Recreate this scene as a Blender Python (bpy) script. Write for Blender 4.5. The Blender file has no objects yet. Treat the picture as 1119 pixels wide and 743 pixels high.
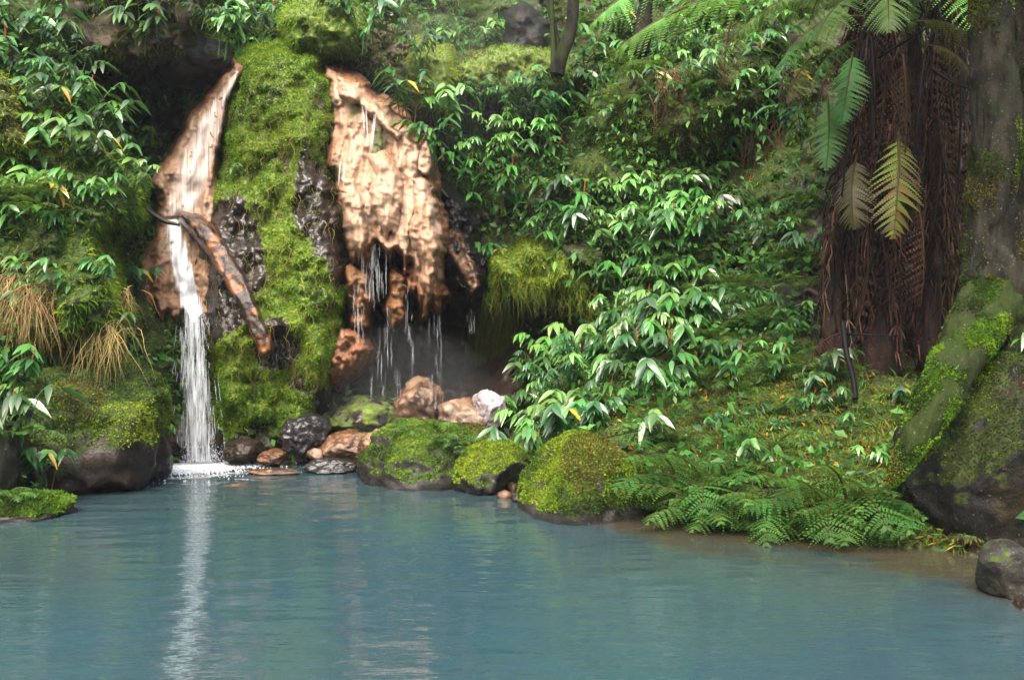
import bpy, math, random
import numpy as np
from mathutils import Vector, Matrix

R = math.radians
rng = np.random.default_rng(7)
random.seed(7)
sc = bpy.context.scene
col = sc.collection

# ------------------------------------------------------------------ camera, world, sun, exposure
EYE = 1.6
F = 1098.0
CX, CY = 559.5, 371.5
cam = bpy.data.cameras.new('camera')
cam.sensor_width = 36; cam.lens = 36 * F / 1119.0
cam.clip_start = .05; cam.clip_end = 500
camo = bpy.data.objects.new('camera', cam); col.objects.link(camo)
camo.location = (0, 0, EYE); camo.rotation_euler = (R(90), 0, 0)
sc.camera = camo

SUN_EL, SUN_AZ = 55.0, 195.0       # azimuth the light comes from, clockwise from +Y
w = bpy.data.worlds.new('World'); sc.world = w; w.use_nodes = True
nt = w.node_tree
sky = nt.nodes.new('ShaderNodeTexSky'); sky.sky_type = 'NISHITA'; sky.sun_disc = False
sky.sun_elevation = R(SUN_EL); sky.sun_rotation = R(SUN_AZ)
sky.air_density = 1.0; sky.dust_density = 8.0; sky.ozone_density = .6
bg = nt.nodes['Background']; bg.inputs['Strength'].default_value = 0.15
nt.links.new(sky.outputs[0], bg.inputs[0])
sun = bpy.data.lights.new('sun', 'SUN'); sun.energy = 1.0; sun.angle = R(45); sun.color = (1, .95, .86)
suno = bpy.data.objects.new('sun', sun); col.objects.link(suno)
d = Vector((math.sin(R(SUN_AZ)) * math.cos(R(SUN_EL)), math.cos(R(SUN_AZ)) * math.cos(R(SUN_EL)), math.sin(R(SUN_EL))))
suno.rotation_euler = (-d).to_track_quat('-Z', 'Y').to_euler(); suno.location = (0, -5, 20)
sc.view_settings.view_transform = 'Standard'; sc.view_settings.look = 'None'
sc.view_settings.exposure = 2.05; sc.view_settings.gamma = 1; sc.view_settings.use_curve_mapping = False
sc.render.engine = 'CYCLES'
sc.cycles.max_bounces = 6; sc.cycles.transparent_max_bounces = 12
sc.cycles.diffuse_bounces = 3; sc.cycles.glossy_bounces = 3; sc.cycles.transmission_bounces = 3
sc.cycles.use_denoising = True
sc.cycles.volume_bounces = 0

# ------------------------------------------------------------------ helpers
def PW(px, py, d):
    """pixel + depth -> world position"""
    px = np.asarray(px, float); py = np.asarray(py, float); d = np.asarray(d, float)
    return np.stack([(px - CX) / F * d, d + 0 * px, EYE - (py - CY) / F * d], -1)
def PV(px, py, d):
    return Vector(((px - CX) / F * d, d, EYE - (py - CY) / F * d))

_G = rng.normal(size=(256, 3)); _G /= np.linalg.norm(_G, axis=1)[:, None]
_P = rng.permutation(256); _P = np.concatenate([_P, _P, _P])
def pnoise(P):
    P = np.asarray(P, float); sh = P.shape[:-1]; P = P.reshape(-1, 3)
    I = np.floor(P).astype(int); f = P - I; I &= 255
    u = f * f * f * (f * (f * 6 - 15) + 10)
    out = 0
    for dx in (0, 1):
        wx = u[:, 0] if dx else 1 - u[:, 0]
        for dy in (0, 1):
            wy = u[:, 1] if dy else 1 - u[:, 1]
            for dz in (0, 1):
                wz = u[:, 2] if dz else 1 - u[:, 2]
                h = _P[_P[_P[(I[:, 0] + dx) & 255] + ((I[:, 1] + dy) & 255)] + ((I[:, 2] + dz) & 255)]
                out = out + wx * wy * wz * np.einsum('ij,ij->i', _G[h], f - np.array([dx, dy, dz]))
    return (out * 1.5).reshape(sh)
def fbm(P, o=4, off=0.0, gain=.5):
    P = np.asarray(P, float) + off; a = 1; s = 0
    for k in range(o):
        s = s + a * pnoise(P * 2.03 ** k + 17.1 * k); a *= gain
    return s
def ss(a, b, x):
    t = np.clip((x - a) / (b - a), 0, 1); return t * t * (3 - 2 * t)

def mesh_np(name, V, Fc, mat, colr=None, smooth=True, attrs=None):
    """V (n,3); Fc: list of int arrays (m,3)/(m,4)"""
    if not isinstance(Fc, list): Fc = [Fc]
    me = bpy.data.meshes.new(name)
    V = np.ascontiguousarray(V, dtype=np.float32)
    me.vertices.add(len(V)); me.vertices.foreach_set('co', V.ravel())
    nl = sum(f.size for f in Fc); nf = sum(len(f) for f in Fc)
    me.loops.add(nl); me.loops.foreach_set('vertex_index', np.concatenate([f.ravel() for f in Fc]).astype(np.int32))
    me.polygons.add(nf)
    tot = np.concatenate([np.full(len(f), f.shape[1]) for f in Fc])
    st = np.concatenate([[0], np.cumsum(tot)[:-1]])
    me.polygons.foreach_set('loop_start', st.astype(np.int32))
    me.update(calc_edges=True)
    me.polygons.foreach_set('use_smooth', np.full(nf, smooth))
    if colr is not None:
        a = me.color_attributes.new('col', 'FLOAT_COLOR', 'POINT')
        c = np.ones((len(V), 4), np.float32); c[:, :3] = colr
        a.data.foreach_set('color', c.ravel())
    if attrs:
        for k, v in attrs.items():
            a = me.attributes.new(k, 'FLOAT', 'POINT'); a.data.foreach_set('value', np.asarray(v, np.float32))
    if mat: me.materials.append(mat)
    return me

def link(name, me, parent=None, loc=None):
    o = bpy.data.objects.new(name, me); col.objects.link(o)
    if parent: o.parent = parent
    if loc is not None: o.location = loc
    return o
def tag(o, label=None, cat=None, group=None, kind=None):
    if label: o['label'] = label
    if cat: o['category'] = cat
    if group: o['group'] = group
    if kind: o['kind'] = kind
    return o
def empty(name, loc=(0, 0, 0), rz=0, s=1, label=None, cat=None, group=None):
    o = bpy.data.objects.new(name, None); col.objects.link(o); o.location = loc
    o.rotation_euler = (0, 0, rz); o.scale = (s, s, s); o.empty_display_size = .1
    return tag(o, label, cat, group)
def copy_tree(o, parent=None):
    c = o.copy(); col.objects.link(c)
    if parent: c.parent = parent
    for ch in list(o.children): copy_tree(ch, c)
    return c

class MB:
    """collects vertices, faces, colours"""
    def __init__(s): s.V = []; s.T = []; s.Q = []; s.C = []; s.n = 0
    def add(s, V, Q=None, T=None, C=(1, 1, 1)):
        V = np.asarray(V, float).reshape(-1, 3); s.V.append(V)
        C = np.broadcast_to(np.asarray(C, float), (len(V), 3)); s.C.append(C)
        if Q is not None and len(Q): s.Q.append(np.asarray(Q, int) + s.n)
        if T is not None and len(T): s.T.append(np.asarray(T, int) + s.n)
        s.n += len(V)
    def mesh(s, name, mat, smooth=True):
        Fc = []
        if s.T: Fc.append(np.concatenate(s.T))
        if s.Q: Fc.append(np.concatenate(s.Q))
        return mesh_np(name, np.concatenate(s.V), Fc, mat, np.concatenate(s.C), smooth)
def tube(mb, pts, rad, k=6, C=(1, 1, 1), rough=0.0):
    pts = np.asarray(pts, float); n = len(pts); rad = np.broadcast_to(np.asarray(rad, float), (n,))
    T = np.gradient(pts, axis=0); T /= np.linalg.norm(T, axis=1)[:, None] + 1e-9
    up = np.array([0, 0, 1.]) if abs(T[n // 2][2]) < .8 else np.array([0, 1., 0])
    A = np.cross(T, up); A /= np.linalg.norm(A, axis=1)[:, None] + 1e-9; B = np.cross(T, A)
    th = np.arange(k) / k * 2 * np.pi
    V = pts[:, None] + rad[:, None, None] * (np.cos(th)[None, :, None] * A[:, None] + np.sin(th)[None, :, None] * B[:, None])
    if rough:
        nn = V - pts[:, None]; W_ = V.reshape(-1, 3); V = V + nn * ((rough * fbm(W_ * 2.2, 3) - rough * .9 * np.abs(fbm(W_ * np.array([9, 9, 1.6]), 3, 4.)) * (k > 20)).reshape(n, k)[..., None])
    i, j = np.meshgrid(np.arange(n - 1), np.arange(k), indexing='ij')
    Q = np.stack([i * k + j, i * k + (j + 1) % k, (i + 1) * k + (j + 1) % k, (i + 1) * k + j], -1).reshape(-1, 4)
    V = V.reshape(-1, 3); V = np.concatenate([V, pts[:1], pts[-1:]])
    jj = np.arange(k)
    T3 = np.concatenate([np.stack([jj * 0 + n * k, (jj + 1) % k, jj], -1), np.stack([jj * 0 + n * k + 1, (n - 1) * k + jj, (n - 1) * k + (jj + 1) % k], -1)])
    mb.add(V, Q, T3, C)
def bez(p, n=12):
    """Catmull-Rom through points"""
    p = np.asarray(p, float); P = np.concatenate([[2 * p[0] - p[1]], p, [2 * p[-1] - p[-2]]])
    out = []
    for i in range(len(p) - 1):
        a, b, c, d_ = P[i:i + 4]; t = np.linspace(0, 1, n, endpoint=False)[:, None]
        out.append(.5 * (2 * b + (c - a) * t + (2 * a - 5 * b + 4 * c - d_) * t ** 2 + (3 * b - a - 3 * c + d_) * t ** 3))
    return np.concatenate(out + [p[-1:]])

# ------------------------------------------------------------------ materials
def newmat(name):
    m = bpy.data.materials.new(name); m.use_nodes = True; nt = m.node_tree
    return m, nt, nt.nodes['Principled BSDF'], nt.nodes['Material Output']
def N(nt, typ, **kw):
    n = nt.nodes.new(typ)
    for k, v in kw.items():
        if k in n.inputs: n.inputs[k].default_value = v
        else: setattr(n, k, v)
    return n
def noise_node(nt, co, scale, detail=6, rough=.6, vec_scale=None):
    n = nt.nodes.new('ShaderNodeTexNoise'); n.inputs['Scale'].default_value = scale
    n.inputs['Detail'].default_value = detail; n.inputs['Roughness'].default_value = rough
    if vec_scale:
        mp = nt.nodes.new('ShaderNodeMapping'); mp.inputs['Scale'].default_value = vec_scale
        nt.links.new(co, mp.inputs[0]); co = mp.outputs[0]
    nt.links.new(co, n.inputs['Vector']); return n.outputs['Fac']
def ramp(nt, fac, stops, interp='LINEAR'):
    r = nt.nodes.new('ShaderNodeValToRGB'); r.color_ramp.interpolation = interp
    el = r.color_ramp.elements
    while len(el) < len(stops): el.new(.5)
    for e, (p, c) in zip(el, stops):
        e.position = p; e.color = (*c, 1) if not isinstance(c, (int, float)) else (c, c, c, 1)
    nt.links.new(fac, r.inputs[0]); return r.outputs[0]
def mix(nt, fac, a, b, mode='MIX'):
    m = nt.nodes.new('ShaderNodeMix'); m.data_type = 'RGBA'; m.blend_type = mode
    for s, v in ((m.inputs[0], fac), (m.inputs[6], a), (m.inputs[7], b)):
        if isinstance(v, bpy.types.NodeSocket): nt.links.new(v, s)
        elif isinstance(v, (int, float)): s.default_value = v
        else: s.default_value = (*v, 1)
    return m.outputs[2]
def mth(nt, op, a, b=0.0, clamp=False):
    m = nt.nodes.new('ShaderNodeMath'); m.operation = op; m.use_clamp = clamp
    for s, v in zip(m.inputs, (a, b)):
        if isinstance(v, bpy.types.NodeSocket): nt.links.new(v, s)
        else: s.default_value = v
    return m.outputs[0]
def wcoord(nt):
    return nt.nodes.new('ShaderNodeNewGeometry').outputs['Position']
def bump(nt, h, strength, dist, bsdf, prev=None):
    b = nt.nodes.new('ShaderNodeBump'); b.inputs['Strength'].default_value = strength; b.inputs['Distance'].default_value = dist
    nt.links.new(h, b.inputs['Height'])
    if prev: nt.links.new(prev, b.inputs['Normal'])
    nt.links.new(b.outputs[0], bsdf.inputs['Normal']); return b.outputs[0]

def rock_mat(name, dark, light, moss_amt=None, wet=.45, moss_a=(.02, .036, .006), moss_b=(.06, .085, .01), scale=1.0, extra=None, spec=.5):
    """rock; moss where attribute 'moss' is high"""
    m, nt, b, o = newmat(name); co = wcoord(nt)
    n1 = noise_node(nt, co, 1.7 * scale, 8, .62); n2 = noise_node(nt, co, 9 * scale, 6, .65); n3 = noise_node(nt, co, 45 * scale, 3, .6)
    c = ramp(nt, n1, [(.3, dark), (.52, tuple((x + y) / 2 for x, y in zip(dark, light))), (.68, light)])
    c = mix(nt, ramp(nt, n2, [(.38, .0), (.7, .8)]), c, tuple(x * .35 for x in dark))
    if extra:
        n5 = noise_node(nt, co, 2.3 * scale, 5, .55); c = mix(nt, ramp(nt, n5, [(.52, .0), (.6, .75)]), c, extra)
    c = mix(nt, ramp(nt, n3, [(.66, .0), (.74, .5)]), c, (.3, .3, .26))
    at = nt.nodes.new('ShaderNodeAttribute'); at.attribute_name = 'moss'
    n4 = noise_node(nt, co, 5 * scale, 7, .65)
    f = mth(nt, 'ADD', at.outputs['Fac'], mth(nt, 'MULTIPLY', mth(nt, 'SUBTRACT', n4, .5), 1.6))
    f = ramp(nt, f, [(.42, .0), (.58, 1.)])
    mc = ramp(nt, noise_node(nt, co, 14 * scale, 5, .7), [(.3, tuple(x * .5 for x in moss_a)), (.5, moss_a), (.68, moss_b)])
    c = mix(nt, f, c, mc)
    nt.links.new(c, b.inputs['Base Color'])
    nt.links.new(mix(nt, f, (wet,) * 3, (.9,) * 3), b.inputs['Roughness'])
    b.inputs['Specular IOR Level'].default_value = spec
    h = mth(nt, 'ADD', mth(nt, 'MULTIPLY', n2, .6), mth(nt, 'MULTIPLY', n3, .4))
    bump(nt, h, .7, .03, b)
    return m

M = {}
M['cliff'] = rock_mat('cliff_rock', (.007, .005, .004), (.04, .025, .015), wet=.45, spec=.35)
M['bank'] = M['cliff']
M['boulder'] = rock_mat('boulder_rock', (.01, .009, .007), (.036, .034, .026), wet=.45, spec=.3)
M['boulder_brown'] = rock_mat('boulder_brown', (.007, .005, .004), (.034, .022, .012), wet=.42, spec=.35)
M['boulder_dark'] = rock_mat('boulder_dark', (.0025, .0025, .002), (.008, .0075, .0045), wet=.6, extra=(.015, .012, .004), spec=.2, moss_a=(.014, .02, .004), moss_b=(.035, .045, .008))
M['brown_face'] = rock_mat('brown_cliff_face', (.014, .009, .006), (.075, .05, .03), wet=.7, spec=.25)
M['streak'] = rock_mat('streaked_rock', (.012, .008, .006), (.06, .03, .017), wet=.25, extra=(.22, .085, .03), scale=1.6)
M['wetblack'] = rock_mat('wet_black_rock', (.006, .006, .007), (.03, .028, .03), wet=.16)
M['orange_rock'] = rock_mat('orange_wet_rock', (.022, .012, .008), (.16, .078, .036), wet=.25, extra=(.2, .13, .08), scale=1.5)
M['grey_pale'] = rock_mat('pale_rock', (.12, .1, .1), (.42, .38, .4), wet=.3)

def flow_mat():
    m, nt, b, o = newmat('orange_mineral_crust'); co = wcoord(nt)
    n1 = noise_node(nt, co, 1.6, 6, .6, (1.3, 1.3, .55)); n2 = noise_node(nt, co, 7, 7, .62, (1.4, 1.4, .5)); n3 = noise_node(nt, co, 38, 6, .75)
    c = ramp(nt, n1, [(.3, (.17, .085, .042)), (.42, (.26, .165, .1)), (.6, (.34, .24, .17)), (.75, (.3, .19, .115))])
    c = mix(nt, ramp(nt, n2, [(.56, .0), (.7, .6)]), c, (.2, .08, .03))
    c = mix(nt, ramp(nt, noise_node(nt, co, 60, 3, .7), [(.5, .0), (.7, .45)]), c, (.12, .055, .025))
    at = nt.nodes.new('ShaderNodeAttribute'); at.attribute_name = 'rust'
    c = mix(nt, at.outputs['Fac'], c, mix(nt, n2, (.1, .036, .015), (.23, .1, .045)))
    c = mix(nt, ramp(nt, n3, [(.6, .0), (.75, .5)]), c, (.12, .05, .02))
    at2 = nt.nodes.new('ShaderNodeAttribute'); at2.attribute_name = 'moss'
    c = mix(nt, at2.outputs['Fac'], c, (.03, .05, .01))
    nt.links.new(c, b.inputs['Base Color']); b.inputs['Roughness'].default_value = .52; b.inputs['Specular IOR Level'].default_value = .35
    h = mth(nt, 'ADD', mth(nt, 'MULTIPLY', n2, .7), mth(nt, 'MULTIPLY', n3, .3)); bump(nt, h, .9, .05, b)
    nt.links.new(ramp(nt, n1, [(.4, .22), (.6, .65)]), b.inputs['Roughness'])
    return m
M['flow'] = flow_mat()

def leaf_mat(name, rough=.35, trans=.25, spec=.5, tint=1.0):
    m, nt, b, o = newmat(name)
    at = nt.nodes.new('ShaderNodeAttribute'); at.attribute_name = 'col'
    oi = nt.nodes.new('ShaderNodeObjectInfo')
    hs = nt.nodes.new('ShaderNodeHueSaturation')
    nt.links.new(at.outputs['Color'], hs.inputs['Color'])
    nt.links.new(mth(nt, 'ADD', mth(nt, 'MULTIPLY', oi.outputs['Random'], .035), .483), hs.inputs['Hue'])
    nt.links.new(mth(nt, 'ADD', mth(nt, 'MULTIPLY', oi.outputs['Random'], .5 * tint), 1 - .25 * tint), hs.inputs['Value'])
    nt.links.new(hs.outputs[0], b.inputs['Base Color'])
    b.inputs['Roughness'].default_value = rough; b.inputs['Specular IOR Level'].default_value = spec
    if trans:
        t = nt.nodes.new('ShaderNodeBsdfTranslucent'); nt.links.new(mix(nt, .5, hs.outputs[0], (.16, .2, .01)), t.inputs[0])
        mx = nt.nodes.new('ShaderNodeMixShader'); mx.inputs[0].default_value = trans
        nt.links.new(b.outputs[0], mx.inputs[1]); nt.links.new(t.outputs[0], mx.inputs[2]); nt.links.new(mx.outputs[0], o.inputs[0])
    return m
M['leaf'] = leaf_mat('glossy_leaf', .33, .22, .85)
M['fern'] = leaf_mat('fern_leaf', .45, .35, .3)
M['moss'] = leaf_mat('moss_tuft', .85, .3, .2, 0)
M['dry'] = leaf_mat('dry_fibre', .8, .1, .2, .4)
M['stem'] = leaf_mat('plant_stem', .5, 0, .4)
def plain(name, c, rough=.5, spec=.5):
    m, nt, b, o = newmat(name); b.inputs['Base Color'].default_value = (*c, 1); b.inputs['Roughness'].default_value = rough
    b.inputs['Specular IOR Level'].default_value = spec
    n = noise_node(nt, wcoord(nt), 25, 4); bump(nt, n, .4, .01, b)
    return m
M['pipe'] = plain('black_pipe', (.003, .003, .0035), .6, .12)
def bark_mat(name, dark, light, moss):
    m, nt, b, o = newmat(name); co = wcoord(nt)
    n1 = noise_node(nt, co, 4, 7, .65, (1.5, 1.5, .5)); n2 = noise_node(nt, co, 22, 5, .65); n3 = noise_node(nt, co, 1.5, 5, .6)
    n4 = noise_node(nt, co, 55, 2, .5)
    c = ramp(nt, n1, [(.4, dark), (.6, light)])
    at = nt.nodes.new('ShaderNodeAttribute'); at.attribute_name = 'moss'
    f = mth(nt, 'ADD', at.outputs['Fac'], mth(nt, 'MULTIPLY', mth(nt, 'SUBTRACT', n3, .5), 1.5))
    c = mix(nt, ramp(nt, f, [(.4, .0), (.65, 1.)]), c, mix(nt, n2, tuple(x * .4 for x in moss), tuple(x * 1.5 for x in moss)))
    c = mix(nt, ramp(nt, n4, [(.66, .0), (.72, .6)]), c, (.12, .125, .09))
    nt.links.new(c, b.inputs['Base Color']); b.inputs['Roughness'].default_value = .85; b.inputs['Specular IOR Level'].default_value = .15
    bump(nt, mth(nt, 'ADD', n1, mth(nt, 'MULTIPLY', n2, .5)), .8, .04, b)
    return m
M['bark'] = bark_mat('mossy_bark', (.003, .003, .002), (.016, .015, .009), (.014, .024, .003))
M['fernbark'] = bark_mat('tree_fern_trunk', (.006, .004, .003), (.022, .012, .008), (.02, .02, .008))

def water_mat():
    m, nt, b, o = newmat('milky_pool_water'); co = wcoord(nt)
    at = nt.nodes.new('ShaderNodeAttribute'); at.attribute_name = 'silt'
    n1 = noise_node(nt, co, .8, 4, .5)
    c = mix(nt, ramp(nt, noise_node(nt, co, .22, 3, .5), [(.35, .0), (.65, 1.)]), (.02, .042, .043), (.012, .043, .062)); c = mix(nt, mth(nt, 'MULTIPLY', n1, .3), c, (.032, .062, .074))
    c = mix(nt, at.outputs['Fac'], c, (.034, .031, .02))
    nt.links.new(c, b.inputs['Base Color']); b.inputs['Roughness'].default_value = .035; b.inputs['IOR'].default_value = 1.4
    b.inputs['Specular IOR Level'].default_value = 1.0
    # ripples spreading from the fall, and small cross ripples
    sep = nt.nodes.new('ShaderNodeVectorMath'); sep.operation = 'SUBTRACT'; sep.inputs[1].default_value = (-4.05, 13.0, 0); nt.links.new(co, sep.inputs[0])
    nz = noise_node(nt, co, 1.1, 3, .5)
    ln = nt.nodes.new('ShaderNodeVectorMath'); ln.operation = 'LENGTH'; nt.links.new(sep.outputs[0], ln.inputs[0])
    ph = mth(nt, 'ADD', mth(nt, 'MULTIPLY', ln.outputs['Value'], 26.), mth(nt, 'MULTIPLY', nz, 16.))
    wv = mth(nt, 'SINE', ph)
    wv2 = mth(nt, 'SINE', mth(nt, 'ADD', mth(nt, 'MULTIPLY', ln.outputs['Value'], 11.), mth(nt, 'MULTIPLY', nz, 9.)))
    amp = mth(nt, 'DIVIDE', 1.5, mth(nt, 'ADD', ln.outputs['Value'], 1.2))
    h = mth(nt, 'MULTIPLY', mth(nt, 'ADD', mth(nt, 'MULTIPLY', wv, .35), mth(nt, 'MULTIPLY', wv2, 2.)), amp)
    a1 = noise_node(nt, co, 2.2, 3, .5, (1, 2.2, 1)); a2 = noise_node(nt, co, 9, 3, .55, (1, 1.8, 1))
    h = mth(nt, 'ADD', h, mth(nt, 'MULTIPLY', a1, 3.6)); h = mth(nt, 'ADD', h, mth(nt, 'MULTIPLY', a2, .4))
    bump(nt, h, 1., .0036, b)
    return m
M['water'] = water_mat()

def fall_mat(name, tint, lo, hi, vs=(14, 14, 1.2), dens=1.0):
    """running water: streaks of white over a clear film"""
    m, nt, b, o = newmat(name)
    at = nt.nodes.new('ShaderNodeAttribute'); at.attribute_name = 'uvx'
    av = nt.nodes.new('ShaderNodeAttribute'); av.attribute_name = 'uvy'
    cb = nt.nodes.new('ShaderNodeCombineXYZ'); nt.links.new(at.outputs['Fac'], cb.inputs[0]); nt.links.new(av.outputs['Fac'], cb.inputs[1])
    n1 = noise_node(nt, cb.outputs[0], 1, 6, .6, vs); n2 = noise_node(nt, cb.outputs[0], 1, 3, .6, (vs[0] * 3, vs[1] * 1.3, 1))
    f = mth(nt, 'ADD', mth(nt, 'MULTIPLY', n1, .65), mth(nt, 'MULTIPLY', n2, .35))
    ed = nt.nodes.new('ShaderNodeAttribute'); ed.attribute_name = 'body'
    f = mth(nt, 'ADD', f, mth(nt, 'SUBTRACT', ed.outputs['Fac'], .5))
    a = ramp(nt, f, [(lo, .0), (hi, dens)])
    b.inputs['Base Color'].default_value = (*tint, 1); b.inputs['Roughness'].default_value = .25
    tl = nt.nodes.new('ShaderNodeBsdfTranslucent'); tl.inputs[0].default_value = (*tint, 1)
    m2 = nt.nodes.new('ShaderNodeMixShader'); m2.inputs[0].default_value = .3; nt.links.new(b.outputs[0], m2.inputs[1]); nt.links.new(tl.outputs[0], m2.inputs[2])
    tr = nt.nodes.new('ShaderNodeBsdfTransparent'); mx = nt.nodes.new('ShaderNodeMixShader')
    nt.links.new(a, mx.inputs[0]); nt.links.new(tr.outputs[0], mx.inputs[1]); nt.links.new(m2.outputs[0], mx.inputs[2]); nt.links.new(mx.outputs[0], o.inputs[0])
    return m
M['fall'] = fall_mat('falling_water', (.85, .9, .95), .42, .66, (11, 1.3, 1), .9)
M['film'] = fall_mat('running_film', (.8, .7, .64), .36, .66, (8, .9, 1), .85)
m, nt, b, o = newmat('water_drops'); b.inputs['Base Color'].default_value = (.82, .88, .93, 1); b.inputs['Roughness'].default_value = .2
tr = nt.nodes.new('ShaderNodeBsdfTransparent'); mx = nt.nodes.new('ShaderNodeMixShader'); mx.inputs[0].default_value = .42
nt.links.new(tr.outputs[0], mx.inputs[1]); nt.links.new(b.outputs[0], mx.inputs[2]); nt.links.new(mx.outputs[0], o.inputs[0]); M['drops'] = m
m2_ = m.copy(); m2_.name = 'fine_drops'; [n for n in m2_.node_tree.nodes if n.type == 'MIX_SHADER'][0].inputs[0].default_value = .17; M['fine'] = m2_

# ------------------------------------------------------------------ relief of the ravine (depth over the view, with real noise)
XS = np.array([-300, -100, 0, 100, 200, 300, 400, 500, 600, 700, 800, 900, 1000, 1100, 1250, 1500.])
YS = np.array([-250, -100, 0, 100, 200, 300, 350, 400, 450, 500, 550, 600, 700.])
TB = np.array([
 [13, 15, 17, 19, 20, 20, 20, 20, 20, 19, 18, 17, 16, 15, 13, 10],
 [12, 14, 16, 17.5, 18.5, 18.5, 18.5, 19, 18.5, 17.5, 16.5, 15.8, 15, 14, 12, 9],
 [11, 12, 13, 15.2, 17, 17, 17.5, 18, 17.5, 16.5, 15.5, 14.8, 14.2, 13.5, 11.5, 8.5],
 [10.5, 11.2, 12, 14.2, 16, 16, 16, 17, 16.2, 15.5, 15, 14.2, 13.5, 12.8, 11, 8],
 [10, 10.8, 11.5, 13.2, 15, 15, 15.2, 16, 15.3, 15, 14.3, 13.4, 12.8, 12, 10.5, 7.8],
 [9.5, 10.3, 11.2, 12.8, 14.4, 14.6, 15, 16.2, 15.4, 13.8, 12.9, 12.3, 12, 11.5, 10, 7.7],
 [9.3, 10, 11, 12.5, 14, 14.3, 15, 16.4, 15.2, 12.9, 12.1, 11.8, 11.6, 11.2, 9.5, 7.5],
 [9.2, 9.8, 11, 12.4, 13.7, 14, 14.8, 16.2, 14, 12, 11.3, 11, 10.8, 10.3, 9, 7.3],
 [9, 9.6, 10.8, 12.3, 13.5, 13.7, 14.5, 15, 12.6, 11.1, 10.4, 10, 9.7, 9.3, 8.3, 7.2],
 [9, 9.5, 10.6, 12.2, 13.3, 13.4, 13.6, 13.5, 11.4, 10.1, 9.5, 9.1, 8.9, 8.4, 7.7, 7],
 [9, 9.5, 10.6, 12.2, 13.3, 13.4, 13.2, 12, 10.3, 9.3, 8.8, 8.5, 8.2, 7.8, 7.2, 6.8],
 [9, 9.5, 10.6, 12.2, 13.3, 13.4, 13.2, 12, 10.1, 9.0, 8.3, 7.95, 7.65, 7.3, 6.8, 6.6],
 [9, 9.5, 10.6, 12.2, 13.3, 13.4, 13.2, 12, 10.0, 8.9, 8.2, 7.8, 7.5, 7.2, 6.7, 6.5]])
ST = 3.0
GX = np.arange(-330, 1530, ST); GY = np.arange(-260, 700, ST)
def bil(px, py):
    px = np.asarray(px, float); py = np.asarray(py, float)
    i = np.clip(np.searchsorted(XS, px) - 1, 0, len(XS) - 2); j = np.clip(np.searchsorted(YS, py) - 1, 0, len(YS) - 2)
    u = np.clip((px - XS[i]) / (XS[i + 1] - XS[i]), 0, 1); v = np.clip((py - YS[j]) / (YS[j + 1] - YS[j]), 0, 1)
    return (TB[j, i] * (1 - u) + TB[j, i + 1] * u) * (1 - v) + (TB[j + 1, i] * (1 - u) + TB[j + 1, i + 1] * u) * v
def blur(A, r):
    k = np.exp(-.5 * (np.arange(-3 * r, 3 * r + 1) / r) ** 2); k /= k.sum()
    P = np.pad(A, 3 * r, mode='edge')
    P = np.apply_along_axis(lambda a: np.convolve(a, k, 'valid'), 0, P)
    return np.apply_along_axis(lambda a: np.convolve(a, k, 'valid'), 1, P)
gx, gy = np.meshgrid(GX, GY)
DEP = blur(bil(gx, gy), 7)
P0 = PW(gx, gy, DEP)
def elip(px, py, cx, cy, rx, ry, soft=.5):
    q = np.sqrt(((px - cx) / rx) ** 2 + ((py - cy) / ry) ** 2); return 1 - ss(1 - soft, 1 + soft, q)
# ledges and hollows: caves, overhangs, dark recesses
cave = elip(gx, gy, 500, 375, 115, 62, .35)
hol = 1.0 * elip(gx, gy, 510, 370, 100, 50) + 1.3 * elip(gx, gy, 620, 335, 40, 35) + .7 * elip(gx, gy, 570, 165, 45, 26) + 1.2 * elip(gx, gy, 185, 130, 45, 45) + 1.6 * elip(gx, gy, 1000, 360, 45, 45) + .9 * elip(gx, gy, 840, 190, 60, 60)
led = .7 * elip(gx, gy, 560, 75, 65, 22) + .7 * elip(gx, gy, 595, 290, 55, 32) + .8 * elip(gx, gy, 740, 110, 90, 50) + .5 * elip(gx, gy, 330, 50, 60, 30)
slope = ss(0, 1, (gy - 360 - .0 * gx) / 60) * ss(560, 640, gx)
big = fbm(P0 * .55, 4) * .75 * (1 - .6 * slope)
mid = fbm(P0 * 2.1, 4, 5.) * .26 * (1 - .35 * slope)
fin = fbm(P0 * 8, 3, 9.) * .09
DEP = DEP + big + mid + fin + hol - led
SHORE = ss(470, 520, gy)
DEP = DEP - (big * .75) * SHORE
POS = PW(gx, gy, DEP)
def Dat(px, py):
    i = np.clip((np.asarray(px, float) - GX[0]) / ST, 0, len(GX) - 2); j = np.clip((np.asarray(py, float) - GY[0]) / ST, 0, len(GY) - 2)
    a = i.astype(int); b = j.astype(int); u = i - a; v = j - b
    return (DEP[b, a] * (1 - u) + DEP[b, a + 1] * u) * (1 - v) + (DEP[b + 1, a] * (1 - u) + DEP[b + 1, a + 1] * u) * v
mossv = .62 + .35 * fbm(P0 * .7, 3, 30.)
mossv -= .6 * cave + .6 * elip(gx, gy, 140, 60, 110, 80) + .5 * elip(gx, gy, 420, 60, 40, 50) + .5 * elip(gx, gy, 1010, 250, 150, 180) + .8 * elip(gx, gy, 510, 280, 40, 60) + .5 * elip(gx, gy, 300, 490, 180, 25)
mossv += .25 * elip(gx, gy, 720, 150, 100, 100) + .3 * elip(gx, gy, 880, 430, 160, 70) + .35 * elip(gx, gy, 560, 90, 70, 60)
ny, nx = gx.shape
jj, ii = np.meshgrid(np.arange(ny - 1), np.arange(nx - 1), indexing='ij')
def gridq(jj, ii, nx):
    return np.stack([jj * nx + ii, (jj + 1) * nx + ii, (jj + 1) * nx + ii + 1, jj * nx + ii + 1], -1).reshape(-1, 4)
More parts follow.
